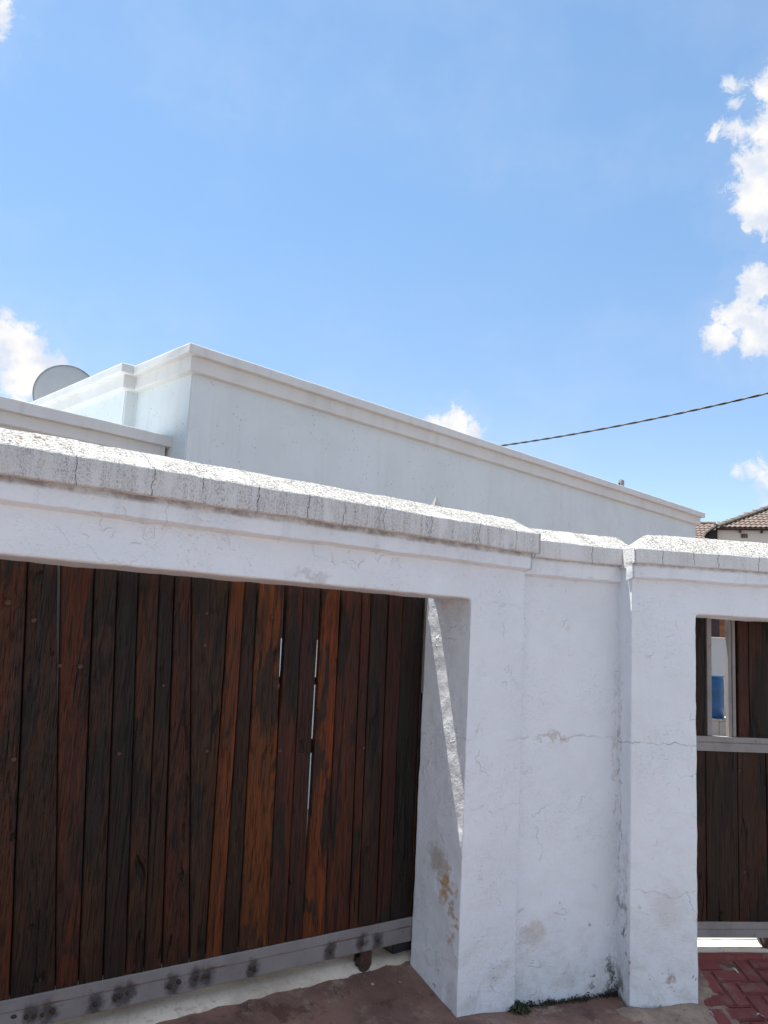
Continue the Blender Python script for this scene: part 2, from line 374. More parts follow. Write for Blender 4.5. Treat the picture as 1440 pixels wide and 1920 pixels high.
def wood_mat(name):
    m, nt, b = new_mat(name)
    oi = nt.node('ShaderNodeObjectInfo'); rnd = oi.outputs['Random']; oc = oi.outputs['Color']
    c0 = nt.node('ShaderNodeTexCoord').outputs['Object']
    c = nt.v('ADD', c0, nt.comb(nt.m('MULTIPLY', rnd, 37.0), nt.m('MULTIPLY', rnd, 91.0), nt.m('MULTIPLY', rnd, 53.0)))
    c = nt.scale(c, nt.comb(1, 1, nt.mr(nt.m('FRACT', nt.m('MULTIPLY', rnd, 7.31)), 0, 1, .65, 1.7, False)))
    warp = nt.v('SCALE', nt.v('SUBTRACT', nt.noise(nt.scale(c, (4, 4, 1.1)), 1, 3, .5, color=True), (.5, .5, .5)), scale=.035)
    cw = nt.v('ADD', c, nt.scale(warp, (1, 1, 0)))
    grain = nt.noise(nt.scale(cw, (260, 260, 7)), 1, 7, .7)
    g2 = nt.noise(nt.scale(cw, (46, 46, .8)), 1, 7, .68)
    big = nt.noise(nt.scale(c, (8, 8, 1.5)), 1, 6, .62, .6)
    big2 = nt.noise(nt.scale(nt.v('ADD', c, (4, 4, 4)), (10, 10, 2.0)), 1, 7, .66, .5)
    oc = nt.mix(1, oc, (.41, .32, .26), 'MULTIPLY'); hot = nt.mix(1, oc, (2.5, 1.75, 1.0), 'MULTIPLY')
    col = nt.mix(nt.mr(g2, .38, .66), oc, hot)
    col = nt.mix(nt.mr(big, .50, .56), col, nt.mix(.74, oc, (.013, .008, .006)))     # tarred, blackened zones
    col = nt.mix(nt.m('MULTIPLY', nt.mr(big2, .52, .62), nt.mr(nt.m('FRACT', nt.m('MULTIPLY', rnd, 3.7)), 0, 1, .2, .8, False)), col, nt.mix(.35, oc, (.105, .036, .012)))   # zones worn to red timber
    col = nt.mix(nt.mr(grain, .46, .70, 0, .7), col, (.006, .005, .004))            # open pores
    wear = nt.m('MULTIPLY', nt.mr(nt.noise(nt.scale(cw, (210, 210, 9)), 1, 4, .7), .60, .72), nt.mr(nt.noise(nt.scale(c, (7, 7, 2.2)), 1, 5, .6), .52, .66))
    col = nt.mix(nt.m('MULTIPLY', wear, .6), col, (.15, .10, .075))
    # checks (long splits) and knots
    sp = nt.vor(nt.scale(cw, (15, 15, .75)), 1, 'DISTANCE_TO_EDGE')
    split = nt.m('MULTIPLY', nt.m('SUBTRACT', 1, nt.mr(sp, .008, .035)), nt.mr(nt.noise(nt.scale(c, (10, 10, 1.8)), 1, 4, .6), .55, .64))
    kc = nt.v('ADD', nt.scale(c, (1, .2, .42)), nt.v('SCALE', nt.v('SUBTRACT', nt.noise(c, 18, 4, .6, color=True), (.5, .5, .5)), scale=.05))
    kv = nt.vor(kc, 6.5, 'F1')
    knot = nt.m('MULTIPLY', nt.m('SUBTRACT', 1, nt.mr(kv, .035, .085)), nt.mr(nt.noise(c, 2.1, 2), .40, .46))
    col = nt.mix(nt.m('MULTIPLY', knot, .9), col, (.007, .005, .005))
    col = nt.mix(nt.m('MULTIPLY', split, .9), col, (.006, .005, .005))
    # rare pale scuffs
    sc = nt.m('MULTIPLY', nt.mr(nt.noise(nt.scale(c, (60, 60, 22)), 1, 3, .6), .735, .76), nt.mr(nt.noise(c, 4, 2), .55, .6))
    col = nt.mix(nt.m('MULTIPLY', sc, .7), col, (.34, .30, .26))
    nt.put(b.inputs['Base Color'], col)
    nt.put(b.inputs['Roughness'], nt.mr(g2, .3, .7, .30, .58)); b.inputs['Specular IOR Level'].default_value = .26
    h = nt.m('SUBTRACT', nt.m('ADD', nt.m('MULTIPLY', g2, .6), nt.m('MULTIPLY', big, .5)), nt.m('MULTIPLY', nt.mr(grain, .5, .75), .35))
    h = nt.m('SUBTRACT', nt.m('SUBTRACT', h, nt.m('MULTIPLY', split, 1.5)), nt.m('MULTIPLY', knot, .8))
    nt.put(b.inputs['Normal'], nt.bump(h, 1, .009))
    return m

def steel_mat(name, base=(.20, .20, .21), burns=(), rust=1.0):
    m, nt, b = new_mat(name); c = obj_co(nt)
    col = nt.mix(nt.mr(nt.noise(c, 5, 5, .6), .35, .7), base, tuple(k * .78 for k in base))
    col = nt.mix(nt.m('MULTIPLY', nt.mr(nt.noise(nt.scale(c, (6, 6, 2)), 2, 6, .65), .5, .75), .4), col, (.13, .12, .12))
    soot = None
    for (sx, sz) in burns:
        q = nt.v('ADD', c, nt.v('SCALE', nt.v('SUBTRACT', nt.noise(c, 22, 6, .7, color=True), (.5, .5, .5)), scale=.085))
        ln = nt.v('LENGTH', nt.scale(nt.v('SUBTRACT', q, (sx, .36, sz)), (1, .0, .75)))
        f = nt.mr(ln, .016, .048, 1, 0); soot = f if soot is None else nt.m('MAXIMUM', soot, f)
    if soot is not None:
        col = nt.mix(nt.m('MULTIPLY', soot, .82), col, (.018, .015, .016))
    r = nt.m('MAXIMUM', nt.mr(nt.noise(nt.scale(c, (1, 1, .7)), 30, 7, .72), .60, .66), nt.m('MULTIPLY', nt.m('SUBTRACT', 1, nt.mr(nt.m('ABSOLUTE', nt.m('SUBTRACT', nt.sep(c)[2], .2945)), .002, .006)), nt.mr(nt.noise(c, 9, 4, .6), .48, .6)))
    col = nt.mix(nt.m('MULTIPLY', r, .75 * rust), col, (.14, .05, .028))
    nt.put(b.inputs['Base Color'], col); b.inputs['Roughness'].default_value = .55; b.inputs['Metallic'].default_value = 0
    nt.put(b.inputs['Normal'], nt.bump(nt.noise(c, 40, 6, .65), .35, .004))
    return m

def ground_mat(name, kind):
    m, nt, b = new_mat(name); c = obj_co(nt); x, y, z = nt.sep(c)[:3]
    n1 = nt.noise(c, 2.3, 7, .65); n2 = nt.noise(nt.v('ADD', c, (5, 5, 0)), 7, 8, .7); n3 = nt.noise(c, 90, 4, .7)
    if kind == 'drive':
        col = nt.mix(nt.mr(n1, .38, .62), (.27, .145, .105), (.15, .075, .058))
        col = nt.mix(nt.mr(n2, .52, .68, 0, .8), col, (.37, .265, .195))
        q = nt.noise(nt.v('ADD', c, (9, 1, 0)), 4, 6, .6)
        col = nt.mix(nt.mr(q, .56, .62, 0, .75), col, (.10, .032, .026))
        edge = nt.m('SUBTRACT', 1, nt.mr(nt.vor(nt.v('ADD', c, nt.v('SCALE', nt.noise(c, 6, 4, .6, color=True), scale=.2)), 3.2, 'DISTANCE_TO_EDGE'), .004, .018))
        col = nt.mix(nt.m('MULTIPLY', edge, nt.mr(n2, .5, .6, 0, .7)), col, (.035, .025, .022))
        # beyond the pavement: dry earth verge
        far = nt.mr(nt.m('ADD', y, nt.m('MULTIPLY', n1, .6)), 1.9, 1.5)
        col = nt.mix(far, col, (.17, .135, .12))
    elif kind == 'earth':
        col = nt.mix(n1, (.19, .16, .145), (.15, .125, .115))
    elif kind == 'mud':
        col = nt.mix(nt.mr(n2, .35, .65), (.42, .31, .23), (.25, .175, .135))
        col = nt.mix(nt.mr(n1, .5, .62, 0, .8), col, (.22, .07, .07))
    elif kind == 'court':
        col = nt.mix(nt.mr(n2, .4, .75), (.42, .41, .39), (.33, .315, .295))
        col = nt.mix(nt.m('MAXIMUM', nt.mr(x, 1.5, 1.3), nt.mr(y, 6.6, 6.8)), col, (.17, .12, .10))       # away from the side gate the yard is brown paving
        col = nt.mix(nt.m('MULTIPLY', nt.mr(nt.noise(nt.scale(c, (1, 3, 1)), 9, 7, .7), .6, .7), .5), col, (.28, .25, .22))
    elif kind == 'slab':
        col = nt.mix(nt.mr(n1, .4, .65), (.74, .64, .52), (.52, .43, .34))
        col = nt.mix(nt.mr(n2, .55, .7, 0, .7), col, (.34, .22, .15))
    col = nt.mix(nt.mr(n3, .55, .75, 0, .35), col, (.05, .04, .035) if kind in ('drive', 'mud') else (.22, .19, .16))
    n4 = nt.noise(c, 260, 3, .7)
    col = nt.mix(nt.mr(n4, .58, .70, 0, .45), col, (.42, .36, .30) if kind in ('drive', 'mud') else (.5, .47, .43))
    col = nt.mix(nt.mr(nt.noise(c, 34, 6, .75), .55, .68, 0, .5), col, (.10, .06, .05) if kind in ('drive', 'mud') else (.25, .21, .17))
    nt.put(b.inputs['Base Color'], col); b.inputs['Roughness'].default_value = .8 if kind != 'drive' else .62
    h = nt.m('ADD', nt.m('MULTIPLY', n2, .8), nt.m('ADD', nt.m('MULTIPLY', n3, .3), nt.m('MULTIPLY', n4, .18)))
    nt.put(b.inputs['Normal'], nt.bump(h, .6, .012))
    return m

def paver_mat(name, base=(.27, .064, .058)):
    m, nt, b = new_mat(name)
    oi = nt.node('ShaderNodeObjectInfo'); rnd = oi.outputs['Random']
    geo = nt.node('ShaderNodeNewGeometry'); c = geo.outputs['Position']
    col = nt.mix(rnd, base, tuple(k * .72 for k in base))
    n2 = nt.noise(c, 12, 7, .68); n3 = nt.noise(c, 110, 4, .7)
    col = nt.mix(nt.mr(n2, .47, .68, 0, .75), col, (.27, .165, .13))
    col = nt.mix(nt.mr(n3, .55, .72, 0, .4), col, (.09, .04, .04))
    nt.put(b.inputs['Base Color'], col); b.inputs['Roughness'].default_value = .7
    nt.put(b.inputs['Normal'], nt.bump(nt.m('ADD', n2, nt.m('MULTIPLY', n3, .4)), .5, .008))
    return m
def tinted(name, base, other, rough=.8, scale=20):
    m, nt, b = new_mat(name)
    oi = nt.node('ShaderNodeObjectInfo'); rnd = oi.outputs['Random']; c = obj_co(nt)
    col = nt.mix(rnd, base, other)
    col = nt.mix(nt.mr(nt.noise(c, scale, 6, .65), .5, .72, 0, .5), col, tuple(k * .45 for k in base))
    nt.put(b.inputs['Base Color'], col); b.inputs['Roughness'].default_value = rough
    nt.put(b.inputs['Normal'], nt.bump(nt.noise(c, scale * 5, 4, .6), .3, .004)); return m

MAT = {}
MAT['wallL'] = plaster('white_plaster', base_dirt=-.10, line=1.262, crack=.14, stains=.45,
    stain_at=[(0, .20, .655, .10, .10, (.36, .25, .15), .55), (0, .115, .57, .045, .16, (.50, .26, .08), .85), (0, .05, .42, .028, .22, (.42, .24, .12), .7),
              (-.95, 0, 1.995, .16, .03, (.45, .43, .42), .45)])
MAT['wallM'] = plaster('white_plaster_panel', base_dirt=-.07, line=1.262, crack=.5, stains=.75, off=(3.1, 0, 0), stain_at=[(3.744, 0, 1.1, .016, .85, (.38, .32, .27), .4), (3.35, 0, 1.255, .16, .018, (.50, .46, .40), .7), (3.72, 0, .02, .035, .16, (.07, .065, .05), .9), (3.60, 0, .03, .02, .06, (.16, .13, .10), .8), (3.25, 0, .28, .12, .09, (.55, .48, .42), .6)])
MAT['wallR'] = plaster('white_plaster_side', base_dirt=-.075, line=1.255, crack=.8, stains=.8, streak=.14, off=(7.35, 0, 0), stain_at=[(7.35, .13, 1.0, .022, .95, (.36, .30, .25), .6), (7.35, .05, .5, .03, .5, (.50, .45, .40), .5), (7.35, .10, .40, .10, .03, (.12, .10, .08), .6), (7.35, .06, .30, .03, .05, (.10, .08, .06), .9), (7.55, 0, .42, .14, .16, (.58, .53, .49), .4), (7.57, 0, .08, .035, .05, (.36, .22, .17), .7), (7.35, .12, .0, .05, .12, (.08, .07, .06), .7)])
MAT['copL'] = coping_mat('weathered_coping', 1.0, 3.9, 1.0, 0)
MAT['copM'] = coping_mat('cleaner_coping', .5, 3.2, .4, 4)
MAT['copR'] = coping_mat('cracked_coping', .45, 4.4, 1.0, 8.3)
MAT['band'] = plaster('band_plaster', stains=.8, crack=.3, streak=.35, dark_z=2.214)
MAT['wood'] = wood_mat('old_sleeper_wood')
MAT['ground'] = ground_mat('stained_paving', 'drive'); MAT['earth'] = ground_mat('dry_earth', 'earth')
MAT['mud'] = ground_mat('mud', 'mud'); MAT['court'] = ground_mat('courtyard_concrete', 'court'); MAT['slab'] = ground_mat('old_concrete', 'slab')
MAT['paver'] = paver_mat('red_paver')
MAT['house'] = plaster('house_plaster', base=(.64, .685, .70), bump=.5, stains=.15, crack=.35, pits=.45, streak=.22)
MAT['cornice'] = plaster('cornice_plaster', base=(.66, .655, .64), bump=.4, stains=.5, crack=.3, streak=.35)
MAT['steel_dark'] = simple('dark_steel', (.03, .03, .032), .5)
MAT['steel_grey'] = steel_mat('grey_steel', (.20, .195, .19), rust=.7)
MAT['bolt'] = simple('rusty_bolt', (.075, .040, .028), .55, .4, .4, 60)
MAT['weld'] = simple('burnt_weld', (.045, .028, .024), .5, .3, .5, 80, .5)

# ------------------------------------------------------------------ ground
AZL, AZM, AZR = 54.0, 68.79, 82.2
OL = Vector((.467, 4.068, 0)); OM = Vector((.7491, 4.3347, 0)); OR = Vector((1.3856, 4.408, 0))
def frame(o, az):
    a = R_(az); return o, Vector((math.sin(a), math.cos(a), 0)), Vector((-math.cos(a), math.sin(a), 0))
FL, FM, FR = frame(OL, AZL), frame(OM, AZM), frame(OR, AZR)
def loc(F, p): d = Vector((p[0], p[1], 0)) - F[0]; return d.dot(F[1]), d.dot(F[2])
def wp(F, s, y, z=0): return F[0] + F[1] * s + F[2] * y + Vector((0, 0, z))
def sstep(t): t = max(0, min(1, t)); return t * t * (3 - 2 * t)
def gheight(x, y):
    sl, yl = loc(FL, (x, y)); sr, yr = loc(FR, (x, y))
    front = -.07 * sstep(-yl / 1.2)
    zl = .132 * max(0, min(1, yl / .40)) + front + (-.045) * sstep(sl / .385)
    zr = -.05 + (.28 * max(-.45, min(.36, yr)))
    zm = -.060 + front * .8
    wr = sstep((sr - .1) / .25)
    wl = 1 - sstep((sl - .30) / .25)
    z = zm
    z = z * (1 - wl) + zl * wl
    z = z * (1 - wr) + zr * wr
    return z
gv = []; gf = []; nx, ny = 210, 190; X0, X1, Y0, Y1 = -4.4, 4.6, 1.2, 6.6
for j in range(ny + 1):
    for i in range(nx + 1):
        x = X0 + (X1 - X0) * i / nx; y = Y0 + (Y1 - Y0) * j / ny
        sr, yr = loc(FR, (x, y)); sl, yl = loc(FL, (x, y))
        z = gheight(x, y) + .004 * nz3((x, y, 0), 9) + .006 * nz3((x, y, 3), 2.5)
        if sr > .1: z -= .011
        if yl > .60 and sl < .3: z = .06
        if yr > .50 and sr > .2: z = -.05
        if y < 1.6: z = min(z, -.13)
        gv.append((x, y, z))
for j in range(ny):
    for i in range(nx): a = j * (nx + 1) + i; gf.append((a, a + 1, a + nx + 2, a + nx + 1))
pav = link('driveway', mesh('driveway', gv, gf), None, MAT['ground'], True); tag(pav, 'stained red brown paved driveway and footway before the walls', kind='structure')
far = link('ground', mesh('ground', [(-900, -900, -.16), (900, -900, -.16), (900, 900, -.16), (-900, 900, -.16)], [(0, 1, 2, 3)]), None, MAT['earth']); tag(far, 'dry bare earth around the property', kind='structure')
# sunlit courtyard slab behind the walls (two planes joined along the wall line)
cy = []
for (F, s, y) in ((FL, -9, .475), (FL, .10, .475), (FM, .30, .28), (FR, .10, .36), (FR, .25, .50), (FR, 9, .50)):
    p = wp(F, s, y); cy.append((p.x, p.y))
zc = .098
vs = []; 
for (x, y) in cy: vs.append((x, y, zc))
nb = len(cy); back = [(-14, 34), (-6, 34), (2, 34), (6, 34), (10, 34), (22, 34)]
for (x, y) in back: vs.append((x, y, .28))
fs = [(i, i + 1, nb + i + 1, nb + i) for i in range(nb - 1)]
for i in range(nb): vs.append((cy[i][0], cy[i][1], -.3))
fs += [(i + 1, i, 2 * nb + i, 2 * nb + i + 1) for i in range(nb - 1)]
ct = link('courtyard', mesh('courtyard', vs, fs), None, MAT['court']); tag(ct, 'pale sunlit concrete yard behind the walls', kind='structure')

# concrete strip the sliding gate runs over
eL = frame_empty('gate_sill', OL, AZL, kind='structure')
bm = bmesh.new(); N = 150
rows = []
for i in range(N + 1):
    s = -3.35 + (3.60) * i / N
    e = .405 + .010 * nz3((s, 0, 0), 7) + .006 * nz3((s, 5, 0), 25)
    top = .163 + .003 * nz3((s, 9, 0), 9) - .012 * sstep((s + .35) / .3)
    e2 = e - .028 + .016 * nz3((s, 3, 2), 11)
    rows.append([bm.verts.new(p) for p in ((s, e2, .10), (s, e2 - .003, .136), (s, e - .002, .146), (s, e + .006, top), (s, .55, top + .004), (s, .80, top - .02), (s, .80, .05))])
for i in range(N):
    for k in range(6): bm.faces.new((rows[i][k], rows[i + 1][k], rows[i + 1][k + 1], rows[i][k + 1]))
o = link('concrete_strip', bm_mesh('concrete_strip', bm), eL, MAT['slab'], True); tag(o, 'cracked cream concrete strip under the sliding gate')

# ------------------------------------------------------------------ boundary wall
wall = bpy.data.objects.new('boundary_wall', None); COL.objects.link(wall)
tag(wall, 'cracked white plastered boundary wall with moulded coping holding both wooden gates', 'wall')
TEX = {}
def tex(name, size):
    t = bpy.data.textures.new(name, 'CLOUDS'); t.noise_scale = size; t.noise_depth = 2; TEX[name] = t
tex('wobble', .28); tex('lumps', .07)
def plaster_body(name, boxes, F, az, mat, vox=.0085, extra=None):
    bm = bmesh.new()
    for bx in boxes: add_box(bm, *bx)
    if extra: extra(bm)
    me = bm_mesh(name, bm); o = link(name, me, wall, mat, True)
    o.location = F[0]; o.rotation_euler = (0, 0, math.pi / 2 - R_(az))
    r = o.modifiers.new('solid', 'REMESH'); r.mode = 'VOXEL'; r.voxel_size = vox; r.use_smooth_shade = True
    sm = o.modifiers.new('soften', 'SMOOTH'); sm.iterations = 3; sm.factor = .5
    for t, st in (('wobble', .012), ('lumps', .0035)):
        d = o.modifiers.new(t, 'DISPLACE'); d.texture = TEX[t]; d.strength = st; d.mid_level = .5; d.texture_coords = 'LOCAL'
    return o
def pier_flare(bm):
    # the pier's foot spreads a little at its inner side
    vs = add_box(bm, -.012, .30, .10, .36, -.1, .40)
    for v in vs:
        if v.co.z > .3: v.co.x = max(v.co.x, .012)
wl = plaster_body('wall_section', [(0, .388, 0, .36, -.35, 2.29), (-3.3, .1, 0, .285, 1.957, 2.29), (-3.7, -3.3, 0, .36, -.35, 2.29)], FL, AZL, MAT['wallL'], extra=pier_flare)
tag(wl, 'long lintel and thick pier around the wide gate')
wm = plaster_body('wall_section', [(-.12, .70, 0, .24, -.35, 2.25)], FM, AZM, MAT['wallM'])
tag(wm, 'narrow recessed plain panel between the two piers')
wr_ = plaster_body('wall_section', [(0, .378, 0, .37, -.35, 2.25), (.30, 1.5, 0, .37, 1.957, 2.25), (1.43, 4.2, 0, .25, -.35, 2.25)], FR, AZR, MAT['wallR'])
tag(wr_, 'section with a crazed pier beside the narrow gate')

def coping_for(sec, x0, x1, zb, zt, zr, bandz, proj, bandp, back, mat, hip=None, seed=0, ends=.0, ridge=-.12):
    """profile out = distance towards the street"""
    pr = rounded([(proj, zb), (proj, zt), (ridge, zr), (-back - .05, zt), (-back - .05, zb), (-back + .03, zb - .02), (-.03, zb - .02), (.0, zb)], .007, 2)
    def hf(s, o, z):
        k = 1.0
        if hip:
            k = sstep((s + .02) / hip) * .94 + .06
        if z > zt - .002: z = zt + (z - zt) * k
        return o, z
    cop = link('coping', sweep_me('coping', [(x0, 0), (x1, 0)], dense(pr, .028), step=.016, jit=.0042, jscale=5, height=hf, seed=seed), sec, mat, True)
    pb = rounded([(bandp, bandz + .004), (bandp, zb + .012), (-.04, zb + .012), (-.04, bandz - .010), (.001, bandz - .008)], .005, 2)
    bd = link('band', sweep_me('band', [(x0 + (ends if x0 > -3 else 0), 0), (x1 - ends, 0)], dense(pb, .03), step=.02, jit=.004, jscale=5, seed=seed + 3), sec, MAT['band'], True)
    crisp(cop); crisp(bd)
    return cop, bd
# the children inherit their section's frame: street side is -y, so flip through the path's direction
coping_for(wl, -3.78, .402, 2.226, 2.331, 2.432, 2.138, .084, .044, .24, MAT['copL'], ends=.018, ridge=-.135)
coping_for(wm, -.03, .735, 2.212, 2.306, 2.400, 2.119, .070, .038, .24, MAT['copM'], seed=5)
coping_for(wr_, -.014, 4.25, 2.216, 2.297, 2.406, 2.139, .058, .036, .30, MAT['copR'], hip=.2, seed=11)

# ------------------------------------------------------------------ wooden planks
def plank(parent, t0, t1, b0, b1, z0, z1, y0, th, color, gap0=.003, gap1=.003, seg=12, label=None):
    """one board; its own origin at its foot so that the grain differs board to board"""
    vs = []; fs = []; ch = .004; ox = (b0 + b1) / 2
    sd = random.random() * 50; dy = random.uniform(-.0025, .0025); skew = random.uniform(-.003, .003)
    for k in range(seg + 1):
        t = k / seg; z = z0 + (z1 - z0) * t
        a = b0 + (t0 - b0) * t + (gap0 if not callable(gap0) else gap0(z)) / 2; b = b1 + (t1 - b1) * t - (gap1 if not callable(gap1) else gap1(z)) / 2
        a += .0016 * nz3((sd, z * 6, 0)); b += .0016 * nz3((sd + 7, z * 6, 0)); a -= ox; b -= ox
        wv = .0015 * nz3((sd, z * 3, 4))
        ya = y0 + dy + wv - skew; yb = y0 + dy + wv + skew
        vs += [(a, ya + ch, z), (a + ch, ya, z), (b - ch, yb, z), (b, yb + ch, z), (b, y0 + th, z), (a, y0 + th, z)]
    for k in range(seg):
        for q in range(6):
            q2 = (q + 1) % 6; fs.append((k * 6 + q, k * 6 + q2, k * 6 + 6 + q2, k * 6 + 6 + q))
    fs.append(tuple(range(6))[::-1]); fs.append(tuple(seg * 6 + q for q in range(6)))
    me = mesh('plank', vs, fs); o = link('plank', me, parent, MAT['wood']); o.location = (ox, 0, 0); o.color = (*color, 1)
    if label: o['label'] = label
    return o
gate = frame_empty('sliding_gate', OL, AZL, 'wide sliding gate of dark vertical timber boards on a grey steel rail', 'gate')
random.seed(21)
TS = [-2.138,-2.035,-1.916,-1.775,-1.679,-1.588,-1.495,-1.425,-1.350,-1.160,-1.081,-1.015,-.868,-.767,-.663,-.545,-.417,-.357,-.243,-.150,-.010]
BS = [-2.055,-1.913,-1.748,-1.662,-1.568,-1.475,-1.402,-1.323,-1.203,-1.130,-1.052,-.973,-.830,-.733,-.645,-.525,-.381,-.328,-.218,-.135,-.002]
PC = [(.085,.040,.024),(.045,.029,.022),(.088,.034,.020),(.040,.026,.020),(.022,.019,.020),(.060,.030,.018),(.050,.029,.017),(.066,.027,.016),(.056,.034,.021),(.165,.064,.018),
      (.036,.021,.014),(.180,.072,.014),(.085,.031,.016),(.055,.022,.015),(.180,.062,.012),(.088,.030,.013),(.085,.027,.012),(.040,.024,.018),(.060,.019,.011),(.020,.012,.009)]
def gap604(z): return .004 + .017 * sstep((z - .60) / .25) * (1 - .25 * sstep((z - 1.2) / .8))
def gap536(z): return .004 + .015 * sstep((z - 1.25) / .35)
def gap112(z): return .004 + .012 * sstep((z - 1.2) / .5)
GAPS = {2: gap112, 12: gap536, 14: gap604, 15: lambda z: .004 + .008 * sstep((z - 1.6) / .3)}
for i in range(20):
    plank(gate, TS[i], TS[i + 1], BS[i], BS[i + 1], .329, 1.988, .370, .028, PC[i], GAPS.get(i, .0045), GAPS.get(i + 1, .0045))
s = TS[0]; sb = BS[0]; rp = random.Random(5)
while s > -3.5:
    wd = rp.uniform(.08, .15); c = rp.choice(PC)
    plank(gate, s - wd, s, sb - wd * 1.02, sb, .329, 1.988, .370, .028, c); s -= wd; sb -= wd * 1.02
s, sb = TS[-1], BS[-1]
for wd in (.10, .12):
    plank(gate, s, s + wd, sb, sb + wd, .329, 1.988, .370, .028, (.03, .02, .015)); s += wd; sb += wd
WELDS = [(-1.892,.273),(-1.849,.262),(-1.820,.258),(-1.791,.257),(-1.753,.262),(-1.590,.253),(-1.513,.261),(-1.495,.264),(-1.464,.268),(-1.286,.258),(-1.244,.269),(-1.170,.267),(-1.130,.268),(-1.111,.264),(-.905,.256),(-.889,.252),(-.489,.257),(-.307,.262),(-.210,.258)]
MAT['rail'] = steel_mat('painted_rail', (.24, .22, .215), burns=[(-1.83, .262), (-1.77, .26), (-1.59, .253), (-1.50, .264), (-1.464, .268), (-1.27, .262), (-1.17, .268), (-1.12, .266), (-.90, .256), (-.489, .257), (-.307, .264), (-.210, .258)])
bm = bmesh.new()
prof = [(.366, .222), (.366, .2905), (.3625, .293), (.3615, .296), (.3615, .333), (.3645, .337), (.3695, .337), (.3695, .300), (.56, .300), (.56, .222), (.371, .218)]
L0, L1 = -3.5, .22; n = 160; rows = []
for i in range(n + 1):
    s = L0 + (L1 - L0) * i / n
    rows.append([bm.verts.new((s, y + .0008 * nz3((s, y * 30, z * 30), 8), z + .0012 * nz3((s, y * 9, 3), 6))) for (y, z) in prof])
for i in range(n):
    for k in range(len(prof)): k2 = (k + 1) % len(prof); bm.faces.new((rows[i][k], rows[i + 1][k], rows[i + 1][k2], rows[i][k2]))
bm.faces.new(rows[0]); bm.faces.new(rows[-1])
rail = link('bottom_rail', bm_mesh('bottom_rail', bm), gate, MAT['rail'])
tag(rail, 'grey painted steel rail with burnt weld marks')
def lump(r, seed, flat=.5):
    bm = bmesh.new(); bmesh.ops.create_icosphere(bm, subdivisions=2, radius=r)
    for v in bm.verts: v.co *= 1 + .45 * nz3((v.co.x / r + seed, v.co.y / r, v.co.z / r), 1.3); v.co.y *= flat
    return bm_mesh('lump', bm)
LM = [lump(.0085, k * 3.1) for k in range(5)]
for k, (s, z) in enumerate(WELDS):
    o = bpy.data.objects.new('weld', LM[k % 5]); COL.objects.link(o); o.parent = rail; o.location = (s, .3655, z); o.scale = (random.uniform(.8, 1.5), .9, random.uniform(.8, 1.5))
    if not LM[k % 5].materials: LM[k % 5].materials.append(MAT['weld'])
# frame behind the boards
for (z0, z1, mt) in ((1.712, 1.985, 'steel_grey'), (1.495, 1.53, 'steel_dark'), (1.17, 1.235, 'steel_dark'), (.62, .66, 'steel_dark')):
    link('frame_bar', box_me('frame_bar', -3.5, .2, .402, .442, z0, z1, .003), gate, MAT[mt])
link('end_stop', box_me('end_stop', -.07, .10, .42, .60, .150, .214, .006), gate, MAT['steel_dark'])
for s, hw in ((-1.905, .022), (-.880, .028), (-.682, .028), (-.03, .022)):  # middle pair added out of view to stop sun through the board gaps
    o = link('frame_post', box_me('frame_post', s - hw, s + hw, .444, .484, .30, 1.985, .003), gate, MAT['steel_grey'])
o = link('edge_strip', box_me('edge_strip', -.004, .010, .352, .368, 1.46, 1.99, .001), gate, MAT['steel_grey'])
def bolt_me(r):
    bm = bmesh.new(); prev = None; rings = []
    for (rr_, yy) in ((1.0, 0), (1.0, -.15), (.8, -.38), (.45, -.52)):
        rings.append([bm.verts.new((r * rr_ * math.cos(a * math.pi / 5), yy * r, r * rr_ * math.sin(a * math.pi / 5))) for a in range(10)])
    for a, b in zip(rings, rings[1:]):
        for k in range(10): bm.faces.new((a[k], a[(k + 1) % 10], b[(k + 1) % 10], b[k]))
    bm.faces.new(rings[-1]); return bm_mesh('bolt', bm)
BM = bolt_me(.0095); BM.materials.append(MAT['bolt'])
for i in range(1, 20):  # added strips, hidden behind the seams, that stop sun streaks on the ground
    if i in (12, 14, 15): continue
    a, b = BS[i], TS[i]; bm = bmesh.new(); vs = add_box(bm, -.012, .012, .3985, .4015, .34, 1.985)
    for v in vs: v.co.x += a + (b - a) * (v.co.z - .34) / 1.645 + (.006 if i == 2 else 0)
    link('sun_stop_strip', bm_mesh('sun_stop_strip', bm), gate, MAT['steel_dark'] if i != 2 else MAT['steel_grey'])
for (s, z, q) in [(-2.001,1.206,1.25),(-1.595,1.211,1),(-1.206,1.206,1),(-.838,1.194,1.15),(-.359,1.189,1),(-1.988,1.737,1.3),(-1.869,1.563,1),(-1.79,1.561,1.3),(-1.262,1.807,1),(-1.257,1.665,1),(-.932,1.806,1),(-1.432,1.489,.8),(-2.09,1.80,1.6)]:
    o = bpy.data.objects.new('bolt', BM); COL.objects.link(o); o.parent = gate; o.location = (s, .3675, z); o.scale = (q, q, q)
